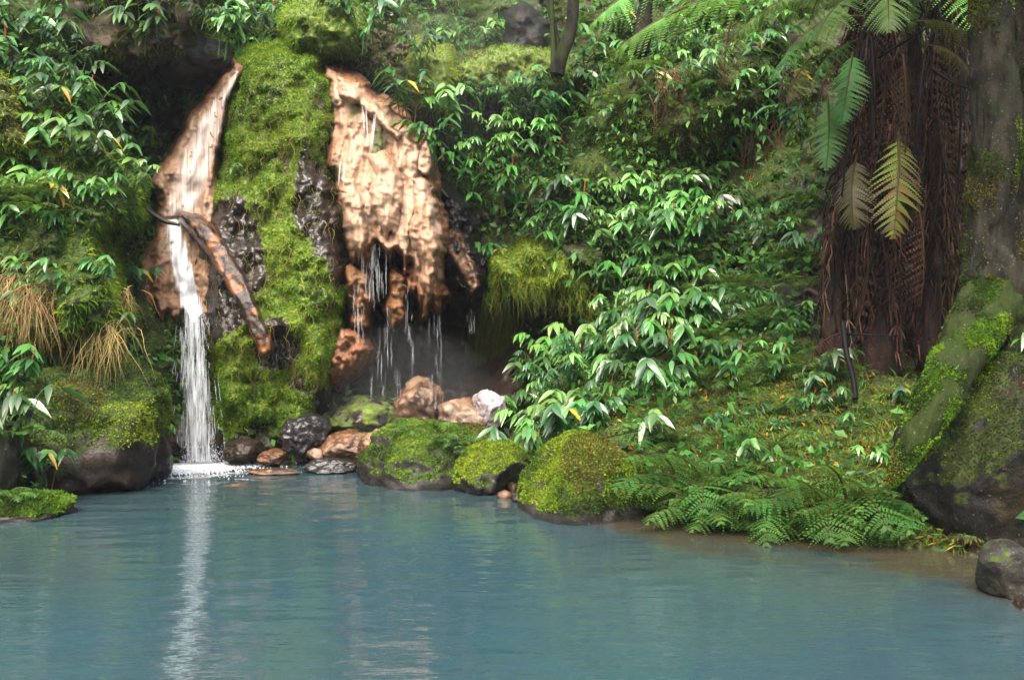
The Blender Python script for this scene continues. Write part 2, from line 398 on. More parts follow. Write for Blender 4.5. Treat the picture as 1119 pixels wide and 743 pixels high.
cl = link('cliff', mesh_np('cliff', POS.reshape(-1, 3), gridq(jj, ii, nx), M['cliff'], attrs={'moss': mossv.ravel()}))
tag(cl, 'mossy volcanic ravine wall and bank rising behind the pool', kind='structure')

# ground sheet: pool bed and the land around
ax = np.linspace(-60, 60, 161); ay = np.linspace(-60, 70, 161); X, Y = np.meshgrid(ax, ay)
hz = -.9 + 1.3 * ss(7.5, 11.5, np.abs(X + .3)) + 1.3 * ss(3.3, 1.4, Y)
hz = np.minimum(hz, .35) * np.where((np.abs(X) < 20) & (Y < 16) & (Y > -30), 1, 1)
hz = np.where(Y > 14, -.9, hz) + .12 * fbm(np.stack([X, Y, 0 * X], -1) * .5, 3)
qj, qi = np.meshgrid(np.arange(160), np.arange(160), indexing='ij')
g = link('ground', mesh_np('ground', np.stack([X, Y, hz], -1).reshape(-1, 3), gridq(qj, qi, 161)[:, ::-1], M['cliff'], attrs={'moss': np.full(X.size, .55)}))
tag(g, 'muddy pool bed and surrounding ground', kind='structure')
# water sheet
ax = np.linspace(-13, 13, 261); ay = np.linspace(1.6, 16.5, 150); X, Y = np.meshgrid(ax, ay)
PX = X / Y * F + CX; PYs = CY + EYE / Y * F
shore = np.interp(PX, [-400, 0, 80, 160, 400, 560, 600, 700, 800, 900, 1000, 1119, 1500], [600, 560, 545, 510, 505, 535, 552, 578, 592, 600, 612, 640, 700])
dsh = Y * 0 + (F * EYE / (shore - CY)) - Y
silt = np.clip(1 - dsh / 1.1, 0, 1) ** 1.3 * ss(540, 760, PX) * .9 + .5 * np.clip(1 - dsh / .7, 0, 1) * ss(200, 420, PX)
silt = np.clip(silt + silt * .9 * fbm(np.stack([X, Y, 0 * X], -1) * 1.5, 3), 0, 1)
qj, qi = np.meshgrid(np.arange(149), np.arange(260), indexing='ij')
silt = np.maximum(silt, .42 * np.clip(1 - dsh / 5, 0, 1) * (.8 + .5 * fbm(np.stack([X, Y, 0 * X], -1) * .4, 2)))
wt = link('water', mesh_np('water', np.stack([X, Y, 0 * X], -1).reshape(-1, 3), gridq(qj, qi, 261)[:, ::-1], M['water'], attrs={'silt': silt.ravel()}))
tag(wt, 'milky turquoise pool water', kind='structure')

# ------------------------------------------------------------------ rock masses standing out of the cliff
def poly_sd(px, py, poly):
    """signed distance, positive inside"""
    P = np.asarray(poly, float); n = len(P); dmin = np.full(px.shape, 1e9); ins = np.zeros(px.shape, bool)
    for i in range(n):
        a = P[i]; b = P[(i + 1) % n]; e = b - a; L = (e ** 2).sum()
        t = np.clip(((px - a[0]) * e[0] + (py - a[1]) * e[1]) / L, 0, 1)
        dmin = np.minimum(dmin, np.hypot(px - a[0] - t * e[0], py - a[1] - t * e[1]))
        c = ((a[1] > py) != (b[1] > py)) & (px < (b[0] - a[0]) * (py - a[1]) / (b[1] - a[1] + 1e-12) + a[0]); ins ^= c
    return np.where(ins, dmin, -dmin)
class Patch: pass
def patch(name, poly, target, r, mat, amp=(.3, .12, .03), step=2.0, moss=.6, mossf=None, seed=0, warp=7., flute=0., edge=8., attrs=None, back=.5, drip=0., dripy=(0, 1)):
    P = np.asarray(poly, float); x0, y0 = P.min(0) - 26; x1, y1 = P.max(0) + 26
    xs = np.arange(x0, x1, step); ys = np.arange(y0, y1, step); X, Y = np.meshgrid(xs, ys)
    q = np.stack([X / 45, Y / 45, 0 * X + seed], -1)
    wx = warp * fbm(q, 4); wy = warp * fbm(q, 4, 50.)
    q2 = q * 3.6; wx = wx + warp * .4 * fbm(q2, 3, 7.); wy = wy + warp * .4 * fbm(q2, 3, 57.)
    if drip: wy = wy + drip * ss(dripy[0], dripy[1], Y) * fbm(np.stack([X / 9, Y / 60, 0 * X + seed], -1), 3)
    sd = poly_sd(X + wx, Y + wy, P)
    t = np.clip((sd + edge) / r, 0, 1); dome = np.sqrt(1 - (1 - t) ** 2)
    Dr = Dat(X, Y) + back
    Tg = np.interp(Y, [a for a, _ in target], [b for _, b in target])
    Q = PW(X, Y, Tg)
    nz = amp[0] * fbm(Q * 1.1, 3, seed + .3) + amp[1] * fbm(Q * 4, 3, seed + 3.3) + amp[2] * fbm(Q * 16, 3, seed + 7.)
    if flute:
        nz = nz + flute * (np.abs(fbm(Q * np.array([3.2, 1.5, .45]), 2, seed + 11.)) - .25) + flute * .22 * fbm(Q * np.array([10, 4, 2.0]), 3, seed + 13)
        nz = nz + .085 * (np.abs(fbm(Q * np.array([6, 4, .7]), 3, seed + 21)) - .3) + .014 * fbm(Q * np.array([26, 14, 7]), 3, seed + 23)
        nz = nz + .018 * np.clip(np.mod(Q[..., 2] * 3.3 + 1.3 * fbm(Q * 1.5, 3, seed + 31), 1) - .25, 0, 1) * (1 + fbm(Q * 3, 2, 3.))
    D = Dr + (Tg + nz - Dr) * dome
    V = PW(X, Y, D); ny, nx = X.shape
    keep = sd > -edge - 3
    jj, ii = np.meshgrid(np.arange(ny - 1), np.arange(nx - 1), indexing='ij')
    k = keep[:-1, :-1] & keep[1:, :-1] & keep[1:, 1:] & keep[:-1, 1:]
    Qd = gridq(jj, ii, nx)[k.ravel()]
    used = np.unique(Qd); mp = -np.ones(ny * nx, int); mp[used] = np.arange(len(used))
    ms = np.full(X.shape, float(moss)) if mossf is None else mossf(X, Y, sd, V)
    A = {'moss': ms.ravel()[used]}
    if attrs:
        for kk, f in attrs.items(): A[kk] = f(X, Y, sd, V).ravel()[used]
    p = Patch(); p.V = V.reshape(-1, 3)[used]; p.Q = mp[Qd]; p.moss = ms.ravel()[used]; p.X = X; p.Y = Y; p.D = D; p.sd = sd
    p.x0, p.y0, p.step = xs[0], ys[0], step
    # a back face so that the mass is solid
    Vb = p.V.copy(); c = np.array([0, 1., 0]); Vb[:, 1] = np.maximum(Vb[:, 1], 0) + .0
    p.me = mesh_np(name, p.V, p.Q, mat, attrs=A)
    def at(px, py):
        i = np.clip(((np.asarray(px, float) - p.x0) / step).astype(int), 0, nx - 1); j = np.clip(((np.asarray(py, float) - p.y0) / step).astype(int), 0, ny - 1)
        return np.where(sd[j, i] > 0, D[j, i], np.minimum(Dat(px, py), 99)), sd[j, i]
    p.at = at
    return p
PATCH = {}
# the moss-covered buttress between the two runs of water
BUT = [(248, 95), (262, 60), (300, 50), (340, 60), (364, 88), (374, 130), (362, 180), (376, 230), (386, 290), (378, 340), (374, 400), (362, 440), (345, 468), (320, 500), (240, 500), (232, 430), (226, 390), (212, 350), (216, 300), (214, 262), (226, 235), (240, 190), (242, 140)]
def mbut(X, Y, sd, V):
    m = .8 + .55 * fbm(V * 1.6, 4, 2.)
    m -= 1.3 * elip(X, Y, 240, 290, 42, 70, .4) + .9 * elip(X, Y, 345, 225, 22, 45) + .6 * elip(X, Y, 372, 285, 14, 30) + .9 * elip(X, Y, 300, 375, 22, 26) + .8 * elip(X, Y, 280, 495, 70, 14) + .8 * elip(X, Y, 362, 450, 18, 30)
    return m
M['buttress'] = rock_mat('buttress_rock', (.006, .006, .007), (.045, .035, .028), wet=.17, moss_a=(.05, .085, .006), moss_b=(.15, .19, .01))
pb = patch('mossy_buttress', BUT, [(50, 14.3), (120, 13.7), (250, 13.2), (330, 12.9), (400, 13.0), (450, 13.1), (520, 13.2)], 42, M['buttress'], (.35, .16, .05), mossf=mbut, seed=3)
tag(link('rock_buttress', pb.me), 'tall moss-covered rock buttress between the waterfall and the pale orange crust', 'rock'); PATCH['but'] = pb
# pale orange mineral crust with running water
FLO = [(346, 68), (372, 72), (400, 92), (430, 114), (452, 138), (470, 165), (478, 200), (488, 232), (488, 275), (480, 338), (462, 345), (448, 318), (434, 282), (412, 272), (398, 300), (384, 290), (376, 240), (362, 210), (356, 180), (364, 140), (360, 105)]
def rust(X, Y, sd, V): return np.clip(.8 * (1 - ss(2, 16, sd)) + .8 * ss(230, 320, Y) + .7 * fbm(V * np.array([3, 3, 1.2]), 4, 4.) - .05, 0, .9)
def mflo(X, Y, sd, V): return np.clip(.9 * elip(X, Y, 388, 120, 7, 22) + .9 * elip(X, Y, 415, 155, 10, 18) + .9 * elip(X, Y, 369, 187, 6, 16) + .5 * fbm(V * 3, 3) - .3, 0, .9)
pf = patch('orange_crust', FLO, [(60, 14.6), (110, 14.0), (200, 13.4), (270, 13.1), (340, 13.1)], 18, M['flow'], (.16, .07, .02), mossf=mflo, seed=8, flute=.26, warp=7, edge=5, step=1.5, drip=24, dripy=(235, 300), attrs={'rust': rust})
fl = tag(link('mineral_crust', pf.me), 'pale orange mineral crust curving down the cliff right of the mossy buttress', 'rock'); PATCH['flo'] = pf
# bare orange chute under the waterfall
CHU = [(258, 70), (268, 76), (252, 110), (243, 150), (236, 190), (240, 225), (232, 262), (236, 300), (240, 346), (216, 356), (192, 352), (165, 334), (146, 312), (150, 285), (168, 258), (178, 225), (170, 205), (184, 170), (212, 122), (242, 84)]
def rustc(X, Y, sd, V):
    return np.clip(.45 + .5 * (1 - ss(0, 12, sd)) + .6 * fbm(V * 2.2, 4, 4.) - .5 * elip(X, Y, 205, 190, 34, 110), 0, .9)
pc = patch('orange_chute', CHU, [(60, 14.2), (120, 14.0), (200, 13.8), (240, 13.65), (300, 13.3), (360, 13.15)], 12, M['flow'], (.12, .07, .03), mossf=lambda X, Y, sd, V: 0 * X + np.clip(.8 * fbm(V * 1.4, 3, 44.) - .2, 0, .9), seed=5, flute=.16, warp=6, edge=5, step=1.5, drip=14, dripy=(290, 340), attrs={'rust': rustc}, back=.35)
tag(link('rock_chute', pc.me), 'smooth orange rock chute that carries the waterfall', 'rock'); PATCH['chu'] = pc
def lump(name, poly, tgt, r, mat, label, seed, moss=0., amp=(.15, .12, .05), flute=0., warp=6, rv=.6, mossf=None, back=.4):
    p = patch(name, poly, tgt, r, mat, amp, mossf=mossf, moss=moss, seed=seed, flute=flute, warp=warp, attrs={'rust': lambda X, Y, sd, V: np.clip(rv + .4 * fbm(V * 2, 2), 0, 1)}, back=back)
    tag(link(name, p.me), label, 'rock'); PATCH[name + str(seed)] = p; return p
for k, (poly, tg, rr_) in enumerate([
    ([(449, 185), (468, 190), (482, 222), (487, 275), (479, 334), (464, 338), (452, 300), (445, 245)], [(185, 13.15), (260, 12.85), (335, 12.95)], 17),
    ([(398, 165), (424, 158), (444, 185), (446, 235), (434, 268), (414, 262), (400, 225)], [(160, 13.3), (215, 13.05), (270, 13.0)], 20),
    ([(366, 195), (388, 190), (402, 222), (404, 262), (396, 290), (384, 280), (374, 240)], [(190, 13.3), (240, 13.0), (290, 13.0)], 15),
    ([(368, 82), (392, 92), (424, 118), (446, 150), (440, 166), (414, 142), (388, 118), (366, 104)], [(80, 13.95), (120, 13.6), (165, 13.35)], 15)]):
    p_ = patch('lobe', poly, tg, rr_, M['flow'], (.1, .06, .02), seed=50 + k, flute=.16, warp=6, edge=5, step=1.5, moss=0., drip=12 if k < 3 else 0, dripy=(tg[1][0], tg[2][0]), attrs={'rust': lambda X, Y, sd, V: np.clip(.35 * (1 - ss(0, 9, sd)) + .6 * ss(265, 335, Y) + .55 * fbm(V * np.array([3, 3, 1.2]), 3, 4.) - .12, 0, .9)})
    link('lobe', p_.me, fl)
lump('rusty_outcrop', [(372, 362), (395, 362), (405, 385), (392, 402), (368, 418), (354, 412), (356, 385)], [(360, 12.9), (420, 13.1)], 16, M['flow'], 'rough rust-brown outcrop low on the cliff under the orange crust', 21, amp=(.1, .25, .12), rv=.95)
lump('rusty_outcrop', [(384, 290), (400, 300), (404, 330), (398, 358), (386, 352), (381, 320)], [(290, 13.3), (360, 13.3)], 12, M['flow'], 'narrow rust-red drip ledge directly below the crust edge', 22, amp=(.1, .25, .1), rv=1., moss=.25)
lump('rusty_outcrop', [(428, 300), (440, 306), (441, 345), (433, 356), (426, 330)], [(290, 13.35), (360, 13.4)], 9, M['flow'], 'small hanging rust-red knob between the dripping trickles', 23, amp=(.1, .2, .1), rv=.9, moss=.2)
lump('rusty_outcrop', [(462, 150), (470, 170), (469, 190), (458, 184), (455, 165)], [(150, 13.6), (190, 13.5)], 9, M['flow'], 'pale orange lobe on the upper edge of the crust beside green leaves', 24, rv=.1)
lump('leaning_orange_slab', [(490, 252), (502, 264), (514, 290), (522, 314), (514, 320), (500, 292), (488, 266)], [(240, 14.6), (320, 14.3)], 9, M['orange_rock'], 'narrow slanting orange slab of rock right of the pale crust', 25, rv=.7)
lump('wet_ledge', [(478, 195), (498, 215), (520, 245), (530, 300), (520, 330), (495, 320), (484, 290), (484, 240)], [(190, 15.0), (330, 14.4)], 20, M['wetblack'], 'glistening black wet ledge behind the slanting orange slab', 26, moss=.2, amp=(.3, .25, .1))
lump('brown_overhang', [(60, -30), (240, -30), (232, 20), (205, 60), (165, 80), (120, 72), (84, 60), (62, 30)], [(-30, 13.2), (80, 13.4)], 30, M['brown_face'], 'brown bare rock overhang at the top above the small leafy shrub', 27, moss=.4, amp=(.5, .14, .03))
lump('brown_overhang', [(366, 40), (400, 28), (440, 20), (474, 55), (500, 100), (480, 135), (452, 128), (425, 105), (398, 88), (372, 72)], [(20, 15.2), (130, 14.9)], 30, M['brown_face'], 'brown bare cliff face above the start of the orange crust', 28, moss=.42, amp=(.25, .2, .08))
lump('mossy_knoll', [(312, 12), (345, -5), (385, 5), (402, 30), (392, 58), (350, 62), (318, 52)], [(-10, 14.6), (70, 14.3)], 24, M['buttress'], 'rounded mossy knoll on the cliff above the mossy buttress', 29, moss=.85, amp=(.2, .15, .05))
lump('mossy_knoll', [(448, 40), (490, 55), (498, 90), (488, 120), (462, 110), (446, 80)], [(40, 14.9), (120, 14.7)], 20, M['buttress'], 'bright mossy knoll beside the brown cliff face near the misty top', 30, moss=.95, amp=(.2, .15, .05))
lump('mossy_knoll', [(500, 70), (540, 56), (600, 58), (616, 76), (600, 100), (545, 104), (510, 100)], [(50, 15.0), (110, 15.0)], 18, M['buttress'], 'long flat mossy ledge under the thin tree trunks', 31, moss=1.0, amp=(.2, .15, .05))
lump('mossy_knoll', [(540, 285), (575, 268), (620, 278), (652, 300), (645, 325), (610, 322), (575, 312), (545, 318)], [(260, 14.3), (330, 14.1)], 20, M['buttress'], 'mossy overhanging ledge with dangling strands above the dark cave', 32, moss=.9, amp=(.2, .15, .05))
lump('mossy_ledge', [(-30, 110), (40, 100), (85, 115), (125, 150), (150, 200), (152, 240), (120, 262), (132, 310), (138, 345), (120, 375), (60, 392), (-30, 400)], [(100, 11.9), (170, 11.6), (260, 11.1), (330, 10.6), (400, 10.7)], 45, M['cliff'], 'mossy earth ledge with hanging dry grass above the big wet boulder at the pool edge', 33, moss=.85, amp=(.3, .2, .06))
lump('mossy_ledge', [(-60, 60), (-10, 62), (25, 105), (30, 160), (10, 200), (-60, 220)], [(60, 11.0), (220, 10.8)], 30, M['cliff'], 'yellow-green mossy hump on the cliff behind the small leafy shrub', 34, moss=.95, amp=(.2, .2, .06))
lump('dark_monolith', [(556, 20), (575, 12), (590, 30), (592, 62), (572, 68), (556, 60)], [(10, 16), (70, 15.8)], 14, M['boulder_dark'], 'dark upright rock standing behind the thin tree trunks', 35, moss=.2)

# ------------------------------------------------------------------ boulders
def ico(sub):
    import bmesh
    bm = bmesh.new(); bmesh.ops.create_icosphere(bm, subdivisions=sub, radius=1)
    V = np.array([v.co[:] for v in bm.verts]); Fc = np.array([[v.index for v in f.verts] for f in bm.faces]); bm.free(); return V, Fc
ICO = {s: ico(s) for s in (2, 3, 5, 6)}
BO = []
def boulder(name, px, pyc, depth, rpx, rpy, rdep, mat, label, seed, cuts=7, cut=(.62, .92), amp=.16, moss=0., mossup=.0, rot=0., sub=5, cat='boulder', mf=None, cutdirs=None, group=None):
    r = np.random.default_rng(seed); V, Fc = ICO[sub]; V = V.copy()
    dirs = list(cutdirs or []) + [(r.normal(size=3) * [1, 1, .8], r.uniform(*cut)) for _ in range(cuts)]
    for n, d0 in dirs:
        n = np.array(n, float); n /= np.linalg.norm(n); k = V @ n - d0; V = V - np.maximum(k, 0)[:, None] * n * .88
    c0 = PW(px, pyc, depth); sx = rpx / F * depth; sz = rpy / F * depth
    ca, sa = math.cos(rot), math.sin(rot)
    Nn = V / np.linalg.norm(V, axis=1)[:, None]
    V = V + Nn * (amp * fbm(V * 1.3, 4, seed) + amp * .4 * fbm(V * 5, 4, seed + 3.))[:, None]
    V = V + Nn * (.012 * fbm(V * 22, 3, seed + 9.))[:, None]
    x = V[:, 0] * sx; z = V[:, 2] * sz
    W = np.stack([x * ca - z * sa, V[:, 1] * rdep, x * sa + z * ca], -1)
    # local normals for moss
    f = W[Fc]; fn = np.cross(f[:, 1] - f[:, 0], f[:, 2] - f[:, 0]); vn = np.zeros_like(W)
    for k in range(3): np.add.at(vn, Fc[:, k], fn)
    vn /= np.linalg.norm(vn, axis=1)[:, None] + 1e-9
    ms = moss + mossup * np.clip(vn[:, 2] * 1.2 + .1, -.4, 1) + .25 * fbm(W * 1.6, 3, seed) + .35 * fbm(W * 5, 3, seed)
    if mf is not None: ms = ms + mf(W, vn)
    ms = ms - .8 * ss(.12, .02, W[:, 2] + c0[2])
    o = link(name, mesh_np(name, W, Fc, M[mat], attrs={'moss': ms}), loc=c0); tag(o, label, cat, group)
    BO.append((W + c0, Fc, vn, ms)); return o
boulder('boulder', 474, 506, 11.5, 86, 54, .9, 'boulder', 'grey boulder capped with ferns and moss in the middle of the far shore', 11, cuts=6, mossup=.75, moss=.1, cutdirs=[((-1, -.3, .2), .86), ((.3, -.2, 1), .72)])
boulder('boulder', 538, 520, 11.0, 48, 38, .7, 'boulder', 'low mossy boulder leaning on the fern-capped grey boulder', 12, mossup=.8, moss=.25)
boulder('boulder', 643, 546, 9.5, 76, 74, .8, 'boulder', 'round boulder furred all over with green moss at the waterline', 13, cuts=5, cut=(.75, .92), amp=.1, moss=.5, mossup=.25, cutdirs=[((-.8, -.4, .6), .78)])
boulder('boulder', 112, 468, 10.9, 74, 84, .9, 'boulder_brown', 'big wet brown-black boulder standing in the pool below the grassy ledge', 14, cuts=8, mossup=.2, moss=.05, mf=lambda W, n: .9 * ss(-.3, .15, W[:, 2]), cutdirs=[((.2, -1, -.1), .72), ((1, -.2, -.2), .75)])
boulder('boulder', 168, 502, 11.6, 19, 28, .3, 'wetblack', 'small smooth dark boulder wedged beside the big wet boulder', 15, cuts=4)
boulder('boulder', 1112, 512, 8.05, 128, 124, 1.0, 'boulder_dark', 'huge dark boulder under the mossy tree roots at the pool edge', 16, cuts=5, cut=(.8, .95), amp=.06, mossup=.45, moss=.25, sub=6, cutdirs=[((-.8, -.35, .62), .68), ((-.3, -1, -.15), .82)])
boulder('boulder', 1100, 628, 6.35, 40, 38, .3, 'boulder', 'small angular grey rock standing in shallow water before the huge dark boulder', 17, cuts=11, cut=(.5, .74), mossup=.35, moss=.1, amp=.05)
boulder('boulder', 1128, 668, 6.0, 16, 14, .15, 'boulder_brown', 'little reddish stone beside the angular grey rock', 18, cuts=6)
boulder('boulder', -2, 505, 9.7, 24, 50, .4, 'boulder', 'grey lichen-spotted rock among leaves at the near shore under the cliff', 19, cuts=5, mossup=.3, moss=.15)
boulder('boulder', 336, 478, 12.9, 30, 26, .4, 'wetblack', 'wet angular dark rock at the foot of the mossy buttress', 20, cuts=8, cut=(.5, .8))
boulder('boulder', 378, 492, 12.9, 34, 22, .4, 'orange_rock', 'low orange-stained rock beside the angular dark rock', 21, cuts=6)
boulder('boulder', 362, 511, 12.2, 30, 10, .25, 'wetblack', 'flat dark rock lying in the shallows before the orange-stained rock', 22, cuts=6)
boulder('boulder', 345, 497, 12.6, 10, 7, .12, 'orange_rock', 'small tan stone between the flat dark rock and the angular rock', 23, cuts=6, sub=3)
boulder('boulder', 170, 485, 12.9, 20, 24, .4, 'orange_rock', 'rounded bright orange rock left of the falling water', 24, cuts=6)
boulder('boulder', 268, 493, 12.95, 24, 14, .3, 'boulder_brown', 'brown wet rock right beside the splash of the waterfall', 25, cuts=6)
boulder('boulder', 300, 500, 12.8, 18, 9, .2, 'orange_rock', 'low orange stone at the buttress foot between splash and dark rock', 26, cuts=6)
boulder('boulder', 461, 448, 13.6, 34, 34, .6, 'orange_rock', 'tall orange boulder inside the cave behind the fern-capped boulder', 27, cuts=6)
boulder('boulder', 512, 458, 13.2, 38, 32, .5, 'orange_rock', 'red-orange boulder in the cave mouth beside the pale rock', 28, cuts=6)
boulder('boulder', 534, 446, 12.95, 20, 22, .25, 'grey_pale', 'pale glistening rock at the cave mouth', 29, cuts=6)
boulder('boulder', 208, 62, 14.6, 50, 33, .6, 'boulder', 'mossy-topped grey boulder perched above the head of the waterfall', 30, cuts=6, mossup=.9, moss=.1)
boulder('boulder', 262, 532, 11.1, 26, 3.5, .12, 'orange_rock', 'thin flat orange stone just breaking the surface of the open pool', 31, cuts=3, sub=3)
boulder('boulder', 300, 516, 12.0, 30, 4, .15, 'orange_rock', 'flat orange stone barely above water right of the splash', 32, cuts=3, sub=3)
boulder('boulder', 415, 487, 12.6, 26, 18, .3, 'orange_rock', 'ochre rock behind the left flank of the fern-capped boulder', 33, cuts=5)
boulder('boulder', 200, 500, 13.3, 26, 10, .2, 'orange_rock', 'low ochre rock behind the foot of the falling water', 34, cuts=5)
boulder('boulder', 395, 455, 13.6, 40, 22, .5, 'buttress', 'dark mossy rock low behind the trickles', 35, cuts=5, moss=.5)
# pebbles along the shore between the two central boulders
PEB = [(552, 541), (566, 545), (572, 536), (584, 548), (560, 533), (590, 541), (548, 530), (577, 527)]
pk = np.random.default_rng(5)
for k, (x, y) in enumerate(PEB):
    boulder('stone', x, y, F * EYE / (y + 3 - CY), pk.uniform(5, 10), pk.uniform(4, 7), .07, 'boulder_brown' if k % 2 else 'orange_rock', 'small brown stone on the little beach between the two mossy boulders', 60 + k, cuts=5, sub=2, cat='stone', group='stones on the little beach')

# ------------------------------------------------------------------ dead log across the chute
def logo(name, pts, rad, mat, label, cat, C=(1, 1, 1), k=10, rough=.3, moss=0.):
    mb = MB(); p = bez([PV(*a) for a in pts], 14); tube(mb, p, np.interp(np.linspace(0, 1, len(p)), np.linspace(0, 1, len(rad)), rad), k, C, rough)
    me = mb.mesh(name, M[mat]); 
    a = me.attributes.new('moss', 'FLOAT', 'POINT'); a.data.foreach_set('value', np.full(len(me.vertices), moss, np.float32))
    a = me.attributes.new('rust', 'FLOAT', 'POINT'); a.data.foreach_set('value', np.full(len(me.vertices), .6, np.float32))
    return tag(link(name, me), label, cat)
lump('mineral_streak', [(200, 236), (216, 240), (241, 264), (262, 298), (280, 338), (294, 362), (298, 382), (289, 386), (279, 368), (266, 342), (249, 306), (231, 275), (211, 250)], [(235, 13.1), (270, 12.85), (330, 12.6), (390, 12.55)], 9, M['streak'], 'wet orange-brown mineral ridge slanting down from the chute over black rock', 37, amp=(.1, .04, .02), moss=.1, warp=3)
logo('fallen_log', [(130, 205, 13.1), (150, 222, 13.1), (176, 240, 13.0), (196, 246, 12.95)], [.03, .04, .035, .02], 'boulder_brown', 'dark wet log pointing into the chute beside its waist', 'log')

# ------------------------------------------------------------------ waterfall
def sheet(name, rows, mat, lift, parent, patchkey=None, nu=40, nv=120, body=.5, bulge=.0):
    """rows: list of (py, xl, xr, depth or None)"""
    r = np.array([[a, b, c] for a, b, c, d_ in rows], float); py = np.linspace(r[0, 0], r[-1, 0], nv)
    xl = np.interp(py, r[:, 0], r[:, 1]); xr = np.interp(py, r[:, 0], r[:, 2]); u = np.linspace(0, 1, nu)
    X = xl[:, None] + (xr - xl)[:, None] * u; Y = np.repeat(py[:, None], nu, 1)
    dd = np.array([np.nan if d_ is None else d_ for *_, d_ in rows], float)
    if patchkey:
        D, s_ = PATCH[patchkey].at(X, Y)
        k = np.ones(9) / 9
        D = np.apply_along_axis(lambda a: np.convolve(np.pad(a, 4, mode='edge'), k, 'valid'), 0, D)
        D = np.apply_along_axis(lambda a: np.convolve(np.pad(a, 2, mode='edge'), np.ones(5) / 5, 'valid'), 1, D) - lift
    else:
        D = np.interp(Y, r[:, 0], dd) - bulge * np.sin(u * np.pi)[None, :] + .04 * fbm(np.stack([X / 8, Y / 70, 0 * X], -1), 3)
    V = PW(X, Y, D)
    jj, ii = np.meshgrid(np.arange(nv - 1), np.arange(nu - 1), indexing='ij')
    ed = body * np.ones_like(X) * (1 - .55 * (2 * np.abs(u - .5)) ** 2.5)[None, :]
    me = mesh_np(name, V.reshape(-1, 3), gridq(jj, ii, nu), mat, attrs={'uvx': ((X - X.mean()) / 40).ravel(), 'uvy': (Y / 60).ravel(), 'body': ed.ravel()})
    return link(name, me, parent)
wf = empty('waterfall', PV(215, 505, 12.95), label='white waterfall sliding down the orange chute and dropping into the pool', cat='waterfall')
wl = Vector(wf.location)
def parented(o, e):
    o.parent = e; o.matrix_parent_inverse = Matrix.Translation(-Vector(e.location)); return o
parented(sheet('upper_slide', [(78, 256, 264, None), (100, 240, 254, None), (130, 216, 246, None), (170, 196, 240, None), (205, 182, 230, None), (236, 178, 214, None)], M['film'], .035, None, 'chu', body=.62), wf)
parented(sheet('lower_slide', [(240, 180, 198, None), (270, 182, 206, None), (300, 188, 214, None), (330, 194, 222, None), (352, 196, 226, None)], M['fall'], .05, None, 'chu', body=.72), wf)
parented(sheet('falling_sheet', [(338, 196, 226, 13.05), (370, 192, 231, 12.95), (420, 192, 236, 12.9), (470, 194, 240, 12.9), (504, 194, 242, 12.9)], M['fall'], 0, None, None, body=.52, bulge=.06), wf)
parented(sheet('falling_sheet', [(345, 184, 240, 13.15), (400, 184, 242, 13.1), (504, 184, 244, 13.08)], M['fall'], 0, None, None, body=.38), wf)
def strands(name, n, rows, seed, parent, wpx=(.5, 1.4), lpx=(20, 90), mat='drops'):
    r = np.random.default_rng(seed); mb = MB(); A = np.array(rows, float)
    for _ in range(n):
        y0 = r.uniform(A[0, 0], A[-1, 0] - 8); L = r.uniform(*lpx); y1 = min(y0 + L, A[-1, 0]); u = np.clip(r.normal(.5, .24), 0, 1)
        ys = np.linspace(y0, y1, 8); xs = np.interp(ys, A[:, 0], A[:, 1]) * (1 - u) + np.interp(ys, A[:, 0], A[:, 2]) * u + r.normal(0, .3, 8)
        ds = np.interp(ys, A[:, 0], A[:, 3]) + r.uniform(-.1, .1)
        wd = r.uniform(*wpx) * .5 * .012 * np.sin(np.linspace(.15, 3.0, 8))
        tube(mb, PW(xs, ys, ds), wd, 3)
    return parented(link(name, mb.mesh(name, M[mat])), parent)
for k, (a_, b_, dz, bd) in enumerate([(0, 0, 13.0, .46), (-6, 4, 12.86, .38), (2, 8, 12.8, .38)]):
    o_ = sheet('falling_sheet', [(330, 198 + a_ * .3, 226 + b_ * .3, 13.12), (350, 196 + a_ * .6, 228 + b_ * .6, dz), (420, 192 + a_, 236 + b_, dz - .04), (506, 190 + a_ * 1.6, 241 + b_ * 1.6, dz - .05)], M['fall'], 0, None, None, body=bd, bulge=.05)
    at_ = o_.data.attributes['uvx'].data; va = np.zeros(len(at_), np.float32); at_.foreach_get('value', va); at_.foreach_set('value', va + 7.3 * (k + 1)); parented(o_, wf)
strands('falling_streaks', 160, [(345, 194, 230, 13.0), (430, 186, 240, 12.88), (505, 184, 247, 12.86)], 1, wf, (.2, .7), (5, 26))
# foam where it lands
r = np.random.default_rng(3)
def blobs(name, n, fn, mat, parent, size=(.006, .02)):
    V, Fc = ICO[2] if False else ico(1); mb = MB()
    for _ in range(n):
        p, s = fn(); mb.add(V * s * np.array([1, 1, .6]) + p, None, Fc)
    return parented(link(name, mb.mesh(name, M[mat])), parent)
def foam():
    a = r.uniform(0, 2 * np.pi); q = abs(r.normal(0, .33)); return Vector((-4.0 + math.cos(a) * q * 1.3, 12.75 + math.sin(a) * q * 1.5, .004)), r.uniform(.004, .013)
blobs('splash_foam', 6500, foam, 'drops', wf)
def spray():
    q = abs(r.normal(0, .12)); return PV(220 + r.normal(0, 14), 505, 12.95) + Vector((0, r.normal(0, .1), q)), r.uniform(.003, .009)
blobs('spray', 900, spray, 'drops', wf)
